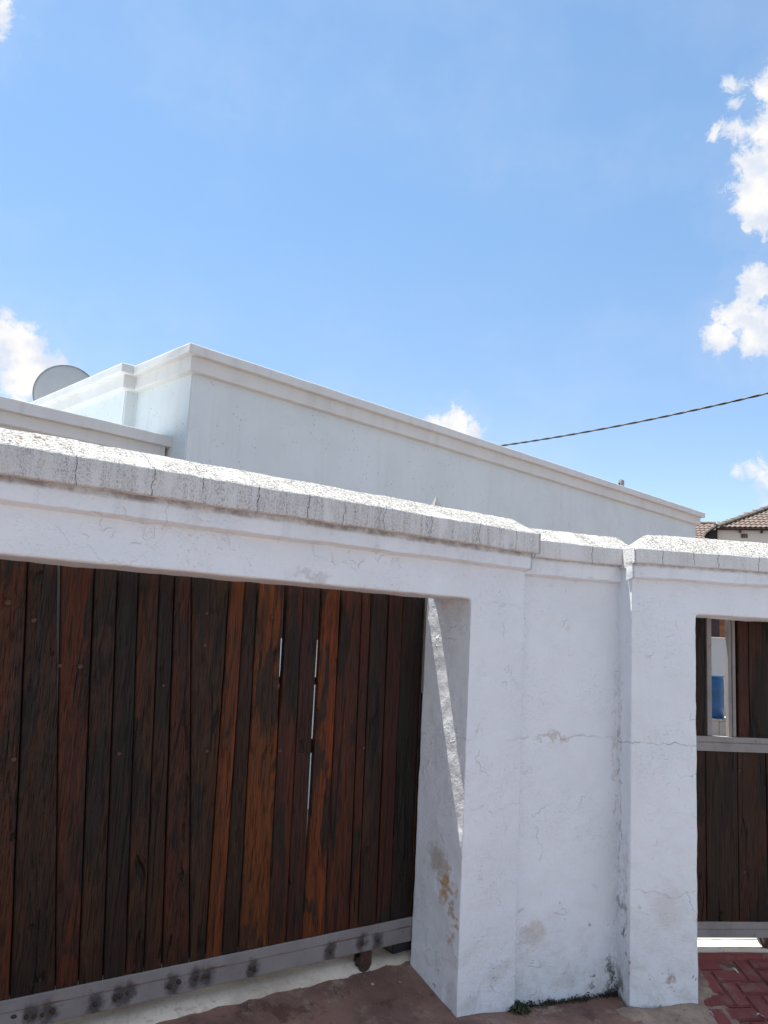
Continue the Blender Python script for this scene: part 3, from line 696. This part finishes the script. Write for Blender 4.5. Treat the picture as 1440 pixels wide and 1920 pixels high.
# wheel under the rail
def wheel_me():
    bm = bmesh.new(); rings = []; n = 24
    for (r, x) in ((.030, -.024), (.050, -.024), (.056, -.016), (.044, -.005), (.044, .005), (.056, .016), (.050, .024), (.030, .024)):
        rings.append([bm.verts.new((x, r * math.cos(2 * math.pi * k / n), r * math.sin(2 * math.pi * k / n))) for k in range(n)])
    for a, b in zip(rings, rings[1:]):
        for k in range(n): bm.faces.new((a[k], a[(k + 1) % n], b[(k + 1) % n], b[k]))
    bm.faces.new(rings[0]); bm.faces.new(rings[-1]); return bm_mesh('wheel', bm)
WM = wheel_me(); WM.materials.append(simple('greasy_wheel', (.05, .042, .036), .5, .3, .5, 40, .6))
for s in (-.275, -2.9):
    o = bpy.data.objects.new('wheel', WM); COL.objects.link(o); o.parent = gate; o.location = (s, .390, .158); o.rotation_euler = (.3, 0, R_(90)); o.scale = (.9, .66, .66)
    for y0 in (.366, .4135): link('fork', box_me('fork', s - .036, s + .036, y0, y0 + .004, .150, .222, .0015), gate, MAT['bolt'])

# ------------------------------------------------------------------ narrow side gate
sg = frame_empty('side_gate', OR, AZR, 'narrow wooden side gate with grey steel frame and an open slot', 'gate')
DK = (.045, .028, .020)
link('sun_stop_strip', box_me('sun_stop_strip', .24, .400, .401, .404, .236, 1.98), sg, MAT['steel_dark'])  # unseen strip added to keep sun from leaking past the pier
def sp(parent, a, b, z0, z1, c): return plank(parent, a, b, a, b, z0, z1, .372, .028, c, .005, .005)
for a, b, c in ((.39, .525, (.05, .03, .02)), (.525, .640, (.075, .032, .020)), (.641, .842, (.040, .031, .023)), (.842, 1.026, (.060, .030, .020)), (1.026, 1.17, (.05, .03, .02)), (1.17, 1.31, (.08, .034, .018)), (1.31, 1.455, (.05, .03, .02))):
    sp(sg, a, b, .236, 1.182, c)
    link('sun_stop_strip', box_me('sun_stop_strip', b - .012, b + .012, .4005, .403, .236, 1.182), sg, MAT['steel_dark'])  # added behind each lower seam to block sun leaks
for a, b, c in ((.39, .52, DK), (.52, .652, (.040, .026, .021)), (.850, .926, (.080, .038, .022)), (.926, 1.06, (.062, .036, .024)), (1.06, 1.18, (.05, .03, .02)), (1.18, 1.31, DK), (1.31, 1.455, (.07, .035, .02))):
    sp(sg, a, b, 1.266, 2.02, c)
    if b not in (.652,): link('sun_stop_strip', box_me('sun_stop_strip', b - .012, b + .012, .4005, .403, 1.27, 1.98), sg, MAT['steel_dark'])  # hidden strips added against sun leaking between the upper boards
MAT['frame'] = steel_mat('side_gate_steel', (.30, .28, .265), rust=.8)
def stepped_rail(name, z0, zs, z1, x0=.36, x1=1.46):
    bm = bmesh.new(); pr = [(.362, z0), (.362, zs - .004), (.368, zs), (.364, zs + .004), (.364, z1), (.41, z1), (.41, z0)]; rows = []
    for i in range(41):
        s = x0 + (x1 - x0) * i / 40; rows.append([bm.verts.new((s, y + .0008 * nz3((s, y * 30, z * 20), 9), z + .001 * nz3((s, 2, z), 7))) for y, z in pr])
    for i in range(40):
        for k in range(7): bm.faces.new((rows[i][k], rows[i + 1][k], rows[i + 1][(k + 1) % 7], rows[i][(k + 1) % 7]))
    bm.faces.new(rows[0]); bm.faces.new(rows[-1]); return link(name, bm_mesh(name, bm), sg, MAT['frame'])
stepped_rail('bottom_rail', .152, .195, .236); stepped_rail('middle_rail', 1.182, 1.232, 1.266)
link('frame_post', box_me('frame_post', .657, .687, .376, .416, 1.267, 2.02, .002), sg, MAT['frame'])
link('frame_post', box_me('frame_post', .797, .818, .380, .416, 1.267, 2.02, .002), sg, MAT['frame'])
link('frame_post', box_me('frame_post', .8185, .8385, .372, .416, 1.267, 2.02, .002), sg, MAT['frame'])
link('sun_stop_strip', box_me('sun_stop_strip', .838, .86, .402, .408, 1.27, 1.98), sg, MAT['steel_dark'])  # unseen filler added where sun leaked beside the post
link('top_rail', box_me('top_rail', .39, 1.46, .402, .44, 1.985, 2.02, .002), sg, MAT['frame'])
o = bpy.data.objects.new('bolt', BM); COL.objects.link(o); o.parent = sg; o.location = (.852, .37, 1.075)
bm = bmesh.new(); sec = []
for k, (sx, z) in enumerate(((.955, .158), (.965, .135), (.975, .112), (.992, .096))): sec.append([bm.verts.new(p) for p in ((sx, .37, z), (sx + .013, .37, z), (sx + .013, .40, z), (sx, .40, z))])
for a, b in zip(sec, sec[1:]):
    for k in range(4): bm.faces.new((a[k], a[(k + 1) % 4], b[(k + 1) % 4], b[k]))
bm.faces.new(sec[0]); bm.faces.new(sec[-1]); link('bracket', bm_mesh('bracket', bm), sg, MAT['steel_dark'])
link('foot_block', box_me('foot_block', 1.001, 1.09, .36, .42, .092, .151, .004), sg, simple('maroon_steel', (.10, .055, .05), .6))

th = frame_empty('side_gate_step', OR, AZR, 'low concrete and red step under the narrow side gate', 'step')
def slabby(name, x0, x1, y0, y1, z0, z1, mat):
    bm = bmesh.new(); add_box(bm, x0, x1, y0, y1, z0, z1)
    bmesh.ops.subdivide_edges(bm, edges=[e for e in bm.edges if abs((e.verts[0].co - e.verts[1].co).x) > .3], cuts=50)
    bmesh.ops.bevel(bm, geom=[e for e in bm.edges if len(e.link_faces) == 2 and e.calc_face_angle(0) > .5], offset=.004, segments=2, affect='EDGES')
    for v in bm.verts: v.co += Vector((0, .004 * nz3((v.co.x, v.co.y, v.co.z), 9), .003 * nz3((v.co.x, v.co.y + 4, v.co.z), 11)))
    return link(name, bm_mesh(name, bm), th, mat)
slabby('sill', .34, 1.48, .365, .52, -.1, .092, MAT['slab'])
slabby('riser', .34, 1.48, .338, .364, -.1, .074, MAT['paver'])

# ------------------------------------------------------------------ red pavers (herringbone) before the side gate
pvr = frame_empty('red_paving', OR, AZR, kind='structure')
PA, PB = .18, .09; prr = random.Random(3)
def paver_me(sd):
    bm = bmesh.new(); g = .0035
    add_box(bm, -PA / 2 + g, PA / 2 - g, -PB / 2 + g, PB / 2 - g, -.05, 0)
    bmesh.ops.bevel(bm, geom=[e for e in bm.edges if min(v.co.z for v in e.verts) > -.01], offset=.006, segments=2, affect='EDGES')
    for v in bm.verts: v.co += Vector((nz3((v.co.x + sd, v.co.y, 0), 30), nz3((v.co.x, v.co.y + sd, 0), 30), 0)) * .003
    me = bm_mesh('paver', bm); me.materials.append(MAT['paver']); return me
PM = [paver_me(k * 5) for k in range(6)]
np_ = 0
for i in range(-18, 30):
    for j in range(-22, 16):
        # herringbone: unit cells of 0.1 m
        m_ = (i - j) % 4
        cx0, cy0 = i * PB, -j * PB
        if m_ == 0: c, rot = (cx0 + PB / 2, cy0 - 0, 0), 0        # along x
        elif m_ == 2: c, rot = (cx0, cy0 + PB / 2 - 0, 0), math.pi / 2
        else: continue
        ex = .545; ey = -.055
        sx, sy = c[0] + ex, c[1] + ey
        if not (.30 < sx < 1.85 and -.75 < sy < .33): continue
        wpt = wp(FR, sx, sy)
        zc_ = gheight(wpt.x, wpt.y)
        o = bpy.data.objects.new('paver', prr.choice(PM)); COL.objects.link(o); o.parent = pvr
        tilt = math.atan(.28) if -.45 < sy < .36 else 0
        o.rotation_euler = Matrix.Rotation(tilt + prr.uniform(-.015, .015), 3, 'X').to_4x4().to_3x3().__matmul__(Matrix.Rotation(rot + prr.uniform(-.02, .02) + R_(6) * 0, 3, 'Z')).to_euler()
        o.location = (sx + prr.uniform(-.003, .003), sy, zc_ + prr.uniform(-.004, .002)); np_ += 1

# earth and mud washed over the pavers at the foot of the walls
def patch(name, F, s0, s1, y0, y1, lift, mat, seed, label):
    vs = []; fs = []; nx_ = int((s1 - s0) / .012); ny_ = int((y1 - y0) / .012)
    for j in range(ny_ + 1):
        for i in range(nx_ + 1):
            s = s0 + (s1 - s0) * i / nx_; y = y0 + (y1 - y0) * j / ny_; p = wp(F, s, y)
            ed = min(i, nx_ - i) / (nx_ * .5); ed2 = j / ny_
            h = lift * (ed2 * 1.3 + .55 * nz3((p.x + seed, p.y, 0), 7) + .3 * nz3((p.x + seed, p.y, 2), 22) - .35) * min(1, ed * 4)
            vs.append((p.x, p.y, gheight(p.x, p.y) + h - .006))
    for j in range(ny_):
        for i in range(nx_): a = j * (nx_ + 1) + i; fs.append((a, a + 1, a + nx_ + 2, a + nx_ + 1))
    return tag(link(name, mesh(name, vs, fs), None, mat, True), label, kind='stuff')
patch('mud', FR, -.10, .44, -.36, .0, .022, MAT['mud'], 1, 'grey brown mud at the foot of the narrow gate pier')
patch('mud', FR, .36, .54, -.30, .33, .020, MAT['mud'], 4, 'mud washed along the edge of the red pavers')

# moss, weeds, grit
def leaf_cloud(name, pts, mat, label, size=(.004, .010), up=.6):
    vs = []; fs = []
    for p in pts:
        p = Vector(p); r = random.uniform(*size); d = Vector((random.uniform(-1, 1), random.uniform(-1, 1), random.uniform(-.2, 1) * up * 2)).normalized()
        a = d.orthogonal().normalized(); a.rotate(Matrix.Rotation(random.uniform(0, 6.28), 3, d)); n = len(vs)
        vs += [p + a * r * .5, p - a * r * .5, p + d * r + a * r * .2, p + d * r * .8 - a * r * .3]; fs += [(n, n + 2, n + 3, n + 1)]
    return tag(link(name, mesh(name, vs, fs), None, mat), label, 'moss' if 'moss' in name else 'weeds', kind='stuff')
moss_m = tinted('moss_green', (.042, .040, .022), (.030, .026, .016)); 
pts = []
for k in range(5200):
    s = random.uniform(.0, .655); den = .5 + .5 * nz3((s, 0, 0), 9) + (.25 if s > .55 else 0)
    if random.random() > den: continue
    hmax = .030 + .030 * max(0, nz3((s, 4, 0), 14)) + (.07 * sstep((s - .60) / .05))
    y = -abs(random.gauss(0, .020)); z = abs(random.gauss(0, .4)) * hmax * (1 if y > -.03 else .3)
    p = wp(FM, s, y - .002); pts.append((p.x, p.y, gheight(p.x, p.y) - .012 + z))
leaf_cloud('moss', pts, moss_m, 'dark moss and dirt growing along the foot of the recessed panel')
pts = []
for k in range(700):
    s = .40 + random.gauss(0, .025); y = random.gauss(-.01, .025); p = wp(FL, s, y); pts.append((p.x, p.y, gheight(p.x, p.y) + random.uniform(-.005, .022)))
leaf_cloud('weeds', pts, tinted('weed_green', (.045, .060, .025), (.075, .085, .035)), 'small dark weed tuft at the corner of the thick pier', (.008, .018))
# loose grit as one mass
vs = []; fs = []
def grit(F, s0, s1, y0, y1, n, r0, r1):
    for k in range(n):
        s = random.uniform(s0, s1); y = random.uniform(y0, y1); p = wp(F, s, y); z = gheight(p.x, p.y); r = random.uniform(r0, r1) ; q = len(vs)
        for a in range(4): an = a * 1.57 + random.random(); vs.append((p.x + r * math.cos(an), p.y + r * math.sin(an), z - .002))
        vs.append((p.x, p.y, z + r * .8)); fs.extend([(q, q + 1, q + 4), (q + 1, q + 2, q + 4), (q + 2, q + 3, q + 4), (q + 3, q, q + 4)])
grit(FL, -2.3, .45, -.4, .36, 260, .0012, .004); grit(FL, -.9, .05, .30, .40, 160, .002, .006); grit(FL, -.6, .42, -.35, .30, 260, .0015, .0045); grit(FR, -.1, 1.2, -.5, .33, 480, .0012, .0045); grit(FM, 0, .65, -.25, 0, 120, .0015, .005)
tag(link('grit', mesh('grit', vs, fs), None, tinted('grit_stone', (.30, .25, .21), (.12, .09, .07))), 'scattered fine grit on the paving', kind='stuff')
def scrap(x, y, l, wdt, ang, label, cat, col=(.62, .60, .55), name='paper_scrap'):
    vs = []; fs = []; n = 6
    for i in range(n + 1):
        t = i / n; ww = wdt * math.sin(math.pi * (.12 + .8 * t)) * (1 + .3 * nz3((t * 5, x, y)))
        cx = l * (t - .5); hz = .004 + .006 * math.sin(t * 5)
        for sgn in (-1, 0, 1):
            px = cx; py = sgn * ww / 2 + .004 * math.sin(t * 4); vs.append((px * math.cos(ang) - py * math.sin(ang), px * math.sin(ang) + py * math.cos(ang), hz + .003 * abs(sgn)))
    for i in range(n):
        for k in range(2): a = i * 3 + k; fs.append((a, a + 1, a + 4, a + 3))
    o = link(name, mesh(name, vs, fs), None, simple(name + '_mat', col, .8, bump=.2)); o.location = (x, y, gheight(x, y) + .004)
    md = o.modifiers.new('t', 'SOLIDIFY'); md.thickness = .001
    return tag(o, label, cat)
scrap(2.075, 4.745, .050, .014, -1.0, 'curled pale dry leaf on the pavers below the narrow gate', 'leaf', name='dry_leaf')
scrap(2.06, 4.42, .038, .013, .2, 'small white paper scrap on the front red paver', 'litter')
scrap(1.80, 4.40, .028, .006, -.7, 'thin white splinter of litter in the mud by the pier corner', 'litter', name='litter_sliver')
for (x, y, r, lb) in ((.066, 4.136, .010, 'pale round pebble on the stained driveway before the pier'), (.20, 4.20, .006, 'tiny grey pebble nearer the pier on the driveway')):
    bm = bmesh.new(); bmesh.ops.create_icosphere(bm, subdivisions=2, radius=r)
    for v in bm.verts: v.co *= 1 + .3 * nz3(v.co * 120); v.co.z *= .55
    o = link('pebble', bm_mesh('pebble', bm), None, simple('pebble_mat', (.34, .30, .27), .8)); o.location = (x, y, gheight(x, y) + r * .35); tag(o, lb, 'pebble')

# ------------------------------------------------------------------ white flat-roofed house
HAZ = 45.8; H0 = Vector((-1.718, 6.504, 0)); ha = R_(HAZ)
hu = Vector((math.sin(ha), math.cos(ha), 0)); hy = Vector((-math.cos(ha), math.sin(ha), 0))
HO = H0 + hu * .11 + hy * .11
house = frame_empty('white_house', HO, HAZ, 'large white flat roofed house with stepped cornice behind the wall', 'house')
HX, HY = 9.84, 9.0
foot = [(0, 0), (HX, 0), (HX, HY), (-.118, HY), (-.118, .985), (0, .985)]
def prism(name, poly, z0, z1, parent, mat, bev=.012):
    bm = bmesh.new(); lo = [bm.verts.new((x, y, z0)) for x, y in poly]; hi = [bm.verts.new((x, y, z1)) for x, y in poly]
    n = len(poly)
    for i in range(n): bm.faces.new((lo[i], lo[(i + 1) % n], hi[(i + 1) % n], hi[i]))
    bm.faces.new(hi); bm.faces.new(lo[::-1])
    if bev: bmesh.ops.bevel(bm, geom=[e for e in bm.edges if abs(e.verts[0].co.z - e.verts[1].co.z) > .5], offset=bev, segments=3, affect='EDGES')
    return link(name, bm_mesh(name, bm), parent, mat)
prism('wall', foot, -.2, 4.05, house, MAT['house'])
HC_T, HC_B, HB_B = 4.118, 4.032, 3.905
pr = rounded([(.115, HC_B), (.115, HC_T), (-.10, HC_T + .062), (-.22, HC_T + .02), (-.22, HC_B), (-.02, HC_B)], .012, 2)
(link('coping', sweep_me('coping', foot, dense(pr, .2), closed=True, step=.20, jit=.0035, jscale=2.2, seed=2), house, MAT['cornice'], False))
pr = rounded([(.006, HB_B - .008), (.058, HB_B), (.058, HC_B + .01), (-.03, HC_B + .01), (-.03, HB_B - .008)], .008, 2)
(link('band', sweep_me('band', foot, dense(pr, .2), closed=True, step=.20, jit=.003, jscale=2.2, seed=4), house, MAT['cornice'], False))
# lower wing meeting the side face
wing = [(-8, .35), (-.06, .35), (-.06, 4.5), (-8, 4.5)]
prism('wing_wall', wing, -.2, 3.30, house, MAT['house'])
pr = rounded([(.112, 3.277), (.112, 3.372), (-.12, 3.395), (-.22, 3.372), (-.22, 3.277)], .008, 2)
(link('wing_coping', sweep_me('wing_coping', [(-8, .35), (-.002, .35)], dense(pr, .2), step=.15, jit=.004, jscale=3, seed=9), house, MAT['cornice'], False))
pr = rounded([(.006, 3.172), (.058, 3.18), (.058, 3.285), (-.03, 3.285), (-.03, 3.172)], .008, 2)
(link('wing_band', sweep_me('wing_band', [(-8, .35), (-.03, .35)], dense(pr, .2), step=.15, jit=.003, jscale=3, seed=10), house, MAT['cornice'], False))

# small sensor box on the parapet
sb_ = frame_empty('sensor_box', HO + hu * 7.42 + hy * .05 + Vector((0, 0, HC_T + .04)), HAZ, 'tiny grey square sensor box standing on the roof parapet', 'sensor')
grey = simple('sensor_grey', (.36, .36, .37), .6)
link('housing', box_me('housing', -.045, .045, -.02, .03, .012, .112, .006), sb_, grey)
link('face_plate', box_me('face_plate', -.033, .033, -.026, -.0205, .024, .098, .002), sb_, simple('sensor_face', (.25, .23, .22), .5))
link('stem', tube_me('stem', [(0, .005, -.03), (0, .005, .012)], .012, 8), sb_, grey)
link('knob', tube_me('knob', [(-.075, 0, .02), (-.075, 0, .055)], .012, 8), sb_, MAT['steel_dark'])
link('knob_arm', box_me('knob_arm', -.075, -.04, -.004, .004, .018, .026, 0), sb_, grey)

# satellite dish
dish = bpy.data.objects.new('satellite_dish', None); COL.objects.link(dish); dish.location = (-4.045, 9.69, 3.3)
tag(dish, 'round grey satellite dish rising behind the roof parapet', 'satellite dish')
dc = Vector((0, 0, 1.205)); face = Vector((.42, -.90, .10)).normalized()      # convex back of the dish turned to the street
def basis(n): a = Vector((0, 0, 1)).cross(n).normalized(); return a, n.cross(a)
da, db = basis(face)
vs = []; fs = []; rn, sn = 12, 56; RX, RZ = .378, .398
for i in range(rn + 1):
    r = i / rn
    for k in range(sn):
        an = 2 * math.pi * k / sn; p = dc + da * RX * r * math.cos(an) + db * RZ * r * math.sin(an) + face * (.045 * (1 - r * r)); vs.append(p)
for i in range(rn):
    for k in range(sn): k2 = (k + 1) % sn; fs.append((i * sn + k, i * sn + k2, (i + 1) * sn + k2, (i + 1) * sn + k))
dm = simple('dish_paint', (.34, .35, .36), .55, var=.06, scale=3, bump=.03)
o = link('reflector', mesh('reflector', vs, fs), dish, dm, True); md = o.modifiers.new('t', 'SOLIDIFY'); md.thickness = .003
rimp = [dc + da * (RX + .002) * math.cos(2 * math.pi * k / 72) + db * (RZ + .002) * math.sin(2 * math.pi * k / 72) for k in range(73)]
link('rim', tube_me('rim', rimp, .0065, 8, False), dish, simple('dish_rim', (.16, .165, .17), .5), True)
link('mount_pole', tube_me('mount_pole', [(.08, -.17, 0), (.08, -.17, .95), (.02, -.06, 1.1)], .022, 10), dish, MAT['steel_grey'], True)
link('bracket', box_me('bracket', -.05, .09, -.17, -.04, .86, 1.02, .004), dish, MAT['steel_grey'])

# post with a pyramid cap just behind the long wall
post = frame_empty('capped_post', (.365, 5.58, 0), AZL + 8, 'slim post with weathered pyramid cap showing above the coping', 'post')
cm = simple('post_cap', (.34, .32, .30), .75, var=.4, scale=30)
link('shaft', box_me('shaft', -.032, .032, -.032, .032, 0, 2.62, .003), post, cm)
bm = bmesh.new(); v = [bm.verts.new(p) for p in ((-.044, -.044, 2.625), (.044, -.044, 2.625), (.044, .044, 2.625), (-.044, .044, 2.625), (.0, .0, 2.75), (-.036, -.036, 2.585), (.036, -.036, 2.585), (.036, .036, 2.585), (-.036, .036, 2.585))]
for f in ((0, 1, 4), (1, 2, 4), (2, 3, 4), (3, 0, 4), (5, 6, 1, 0), (6, 7, 2, 1), (7, 8, 3, 2), (8, 5, 0, 3), (8, 7, 6, 5)): bm.faces.new([v[i] for i in f])
link('cap', bm_mesh('cap', bm), post, cm)

# ------------------------------------------------------------------ overhead cable
cab = bpy.data.objects.new('overhead_cable', None); COL.objects.link(cab)
tag(cab, 'thin black twisted overhead cable crossing the sky to the roof', 'cable')
A_, B_ = Vector((2.341, 14.816, 5.471)), Vector((5.721, 11.673, 5.693))
dirc = B_ - A_
for ph in (0, math.pi):
    pts = []
    for i in range(900):
        t = -1.0 + 3.6 * i / 899; p = A_ + dirc * t
        p.z += .21 * (t * t - t)                      # sag curve
        a = 2 * math.pi * t * 9 + ph + 2.2 * nz3((t * 2.3, 0, 0)); sd_ = dirc.cross(Vector((0, 0, 1))).normalized()
        pts.append(p + sd_ * .008 * math.cos(a) + Vector((0, 0, 1)) * .008 * math.sin(a))
    link('strand', tube_me('strand', pts, .0115, 6), cab, simple('cable_black', (.012, .014, .018), .5), True)

# ------------------------------------------------------------------ neighbour's tiled house
TAZ = 107.1; ta = R_(TAZ); TO = Vector((11.702, 27.624, 0)); tu = Vector((math.sin(ta), math.cos(ta), 0)); ty = Vector((-math.cos(ta), math.sin(ta), 0))
th_ = frame_empty('tiled_house', TO, TAZ, 'neighbouring house with brown wavy roof tiles at the right edge', 'house')
EZ = 6.12; PIT = R_(27)
cream = plaster('cream_plaster', base=(.60, .58, .52), bump=.3, stains=.3, crack=.2)
bm = bmesh.new(); add_box(bm, -.06, 9.0, .22, 7, -.1, EZ + .02); link('wall', bm_mesh('wall', bm), th_, cream)
tile_m = tinted('roof_tile', (.135, .098, .082), (.175, .132, .112), .8, 12); ridge_m = tinted('ridge_tile', (.10, .085, .068), (.15, .125, .10), .85, 10)
TW, TG = .33, .285
def tile_me():
    vs = []; fs = []; n = 12
    for k in range(n + 1):
        x = TW * k / n; w_ = .5 + .5 * math.cos(4 * math.pi * k / n - 1.2); h = .030 * w_
        vs += [(x, 0, h - .010), (x, 0, h + .016), (x, TG + .03, h - .012)]
    for k in range(n):
        a = k * 3; b = a + 3; fs += [(a, b, b + 1, a + 1), (a + 1, b + 1, b + 2, a + 2)]
    me = mesh('roof_tile', vs, fs); me.materials.append(tile_m); return me
TM = tile_me()
rot_t = Matrix.Rotation(PIT, 3, 'X').to_euler()
nt_ = 0
for r in range(9):
    for cidx in range(-1, 21):
        x = cidx * TW - (r % 2) * 0; back = r * TG * math.cos(PIT)
        if x + TW * .7 < back - .10 or x > 6.4: continue
        o = bpy.data.objects.new('roof_tile', TM); COL.objects.link(o); o.parent = th_; o.rotation_euler = rot_t
        o.location = (x, back, EZ + r * TG * math.sin(PIT)); nt_ += 1
# rest of the roof
RB = 3.5; rz_ = RB * math.tan(PIT)
hipv = [(-.05, -.02, EZ - .035), (9.2, -.02, EZ - .035), (9.2, RB, EZ + rz_ - .035), (RB, RB, EZ + rz_ - .035), (9.2, 7.2, EZ - .035), (-.05, 7.2, EZ - .035)]
link('roof_slope', mesh('roof_slope', hipv, [(0, 1, 2, 3), (3, 2, 4, 5), (0, 3, 5), (0, 5, 4, 1)]), th_, tile_m)
def ridge_piece(p0, p1, r=.13):
    p0, p1 = Vector(p0), Vector(p1); d = (p1 - p0).normalized(); sd_ = d.cross(Vector((0, 0, 1))).normalized(); up_ = sd_.cross(d)
    vs = []; fs = []; n = 7
    for q, rr_ in ((p0 - d * .03, r * 1.08), (p1, r * .95)):
        for k in range(n + 1): an = math.pi * k / n; vs.append(q + sd_ * rr_ * math.cos(an) + up_ * rr_ * .85 * math.sin(an))
    for k in range(n): fs.append((k, k + 1, n + 2 + k, n + 1 + k))
    fs.append(tuple(range(n + 1)))
    return link('ridge_tile', mesh('ridge_tile', vs, fs), th_, ridge_m)
hp = lambda t: Vector((t - .05, t - .02, EZ + (t) * math.tan(PIT) + .0))
t = 0.0
while t < RB - .1: ridge_piece(hp(t), hp(t + .29)); t += .29
# the hip sweeps down past the eave corner over an overhang box, its shadow painted in
ev = [hp(0), Vector((-.20, .02, EZ - .10)), Vector((-.32, .06, EZ - .20)), Vector((-.40, .10, EZ - .34))]
for a, b in zip(ev, ev[1:]): ridge_piece(b, a, .12)
bm = bmesh.new(); pts_ = [(-.02, EZ - .03), (-.30, EZ - .17), (-.44, EZ - .40), (-.02, EZ - .40)]
lo = [bm.verts.new((x, .12, z)) for x, z in pts_]; hi = [bm.verts.new((x, 1.4, z)) for x, z in pts_]
for i in range(4): bm.faces.new((lo[i], lo[(i + 1) % 4], hi[(i + 1) % 4], hi[i]))
bm.faces.new(lo[::-1]); bm.faces.new(hi); link('boxed_overhang', bm_mesh('boxed_overhang', bm), th_, simple('shaded_timber', (.018, .017, .018), .7))
# fascia, rafters and air brick
link('fascia', box_me('fascia', -.04, 9.1, .05, .08, EZ - .09, EZ - .025), th_, simple('dark_fascia', (.03, .026, .024), .7))
for x in (.72, 1.40, 2.1, 2.8, 3.5): link('rafter_end', box_me('rafter_end', x - .03, x + .03, .085, .219, EZ - .17, EZ - .06), th_, simple('rafter', (.06, .045, .035), .8))
ab = link('air_brick', box_me('air_brick', .745, .965, .195, .2195, EZ - .345, EZ - .195), th_, simple('clay', (.24, .17, .12), .8))
dkk = simple('vent_hole', (.02, .018, .016), .9)
for i in range(3):
    for j in range(2): link('vent_hole', box_me('vent_hole', .765 + i * .064, .812 + i * .064, .1935, .1945, EZ - .33 + j * .066, EZ - .285 + j * .066), ab, dkk)
# lower roof wing to the left, further back
for r in range(6):
    for cidx in range(-7, 2):
        o = bpy.data.objects.new('roof_tile', TM); COL.objects.link(o); o.parent = th_; o.rotation_euler = rot_t
        o.location = (-.42 + cidx * TW, 2.2 + r * TG * math.cos(PIT), EZ - .12 + r * TG * math.sin(PIT)); nt_ += 1
link('roof_slope', mesh('roof_slope', [(-2.9, 2.15, EZ - .17), (.3, 2.15, EZ - .17), (.3, 3.9, EZ + .72), (-2.9, 3.9, EZ + .72), (-2.9, 5.6, EZ - .17), (.3, 5.6, EZ - .17)], [(0, 1, 2, 3), (3, 2, 5, 4)]), th_, tile_m)
for k in range(11): ridge_piece((-2.9 + k * .29, 3.78, EZ + .66), (-2.61 + k * .29, 3.78, EZ + .66), .12)
bm = bmesh.new(); add_box(bm, -2.8, .1, 2.5, 5.2, -.1, EZ - .16); link('wall', bm_mesh('wall', bm), th_, simple('brown_wall', (.14, .09, .07), .8))

# ------------------------------------------------------------------ yard seen through the narrow gate
yard_az = 90 + 4
blk = frame_empty('block_plinth', (6.577, 15.55, 0), yard_az, 'low pale block plinth the blue drum stands on', 'plinth')
bmat = tinted('cement_block', (.40, .385, .35), (.33, .32, .29), .85, 14)
BK = box_me('block', 0, .285, 0, .30, .0, .275, .006, 1); BK.materials.append(bmat)
for k in range(-6, 8):
    o = bpy.data.objects.new('block', BK); COL.objects.link(o); o.parent = blk; o.location = (k * .292 + .03, .12, .205)
link('plinth_top', box_me('plinth_top', -1.8, 2.4, .10, 1.25, .482, .515, .004), blk, bmat)
dr = bpy.data.objects.new('blue_drum', None); COL.objects.link(dr); dr.location = (6.55, 16.02, .516); tag(dr, 'blue plastic drum standing on the low block plinth', 'drum')
prof = [(.0, 0), (.265, 0), (.285, .02), (.288, .20), (.293, .22), (.288, .24), (.290, .52), (.295, .54), (.290, .56), (.283, .74), (.262, .775), (.292, .782), (.292, .81), (.27, .812), (.0, .808)]
vs = []; fs = []; n = 40
for r, z in prof:
    for k in range(n): vs.append((r * math.cos(2 * math.pi * k / n), r * math.sin(2 * math.pi * k / n), z))
for i in range(len(prof) - 1):
    for k in range(n): fs.append((i * n + k, i * n + (k + 1) % n, (i + 1) * n + (k + 1) % n, (i + 1) * n + k))
dmat = simple('drum_blue', (.008, .075, .20), .4, var=.15, scale=6, bump=.05)
link('body', mesh('body', vs, fs), dr, dmat, True)
link('lid_ring', tube_me('lid_ring', [(.296 * math.cos(2 * math.pi * k / 40), .296 * math.sin(2 * math.pi * k / 40), .796) for k in range(41)], .010, 6, False), dr, simple('drum_ring', (.03, .09, .18), .4), True)
yw = frame_empty('yard_wall', (7.03, 16.75, 0), yard_az, 'pale painted yard wall behind the blue drum', 'wall')
link('wall_panel', box_me('wall_panel', -2.2, .9, 0, .12, .1, 2.06, .004), yw, plaster('yard_plaster', base=(.50, .50, .49), bump=.3, stains=.5, streak=.3))
link('wall_capping', box_me('wall_capping', -2.22, .92, -.012, .132, 2.062, 2.088, .004), yw, simple('cap_white', (.7, .68, .62), .8))
bh = frame_empty('brick_house', (7.3, 18.45, 0), yard_az + 10, 'orange face brick house wall seen through the gate slot', 'house')
bh.location.z = .2
link('wall_backing', box_me('wall_backing', -1.6, 3.2, .02, 2.5, -.3, 2.9), bh, simple('mortar', (.26, .22, .19), .9))
br_m = tinted('face_brick', (.36, .145, .055), (.24, .095, .045), .85, 18)
BR = box_me('brick', 0, .222, 0, .018, 0, .073, .003, 1); BR.materials.append(br_m)
for r in range(17):
    for k in range(-4, 9):
        o = bpy.data.objects.new('brick', BR); COL.objects.link(o); o.parent = bh; o.location = (k * .232 + (r % 2) * .116, .002, 1.28 + r * .083)
dp = frame_empty('maroon_post', (7.655, 18.15, 0), yard_az, 'dark maroon square post before the brick wall', 'post')
link('shaft', box_me('shaft', -.155, .015, -.05, .05, .2, 2.9, .006), dp, simple('maroon_paint', (.045, .022, .028), .6))
link('foot_plate', box_me('foot_plate', -.19, .05, -.09, .09, .19, .215, .003), dp, MAT['steel_dark'])
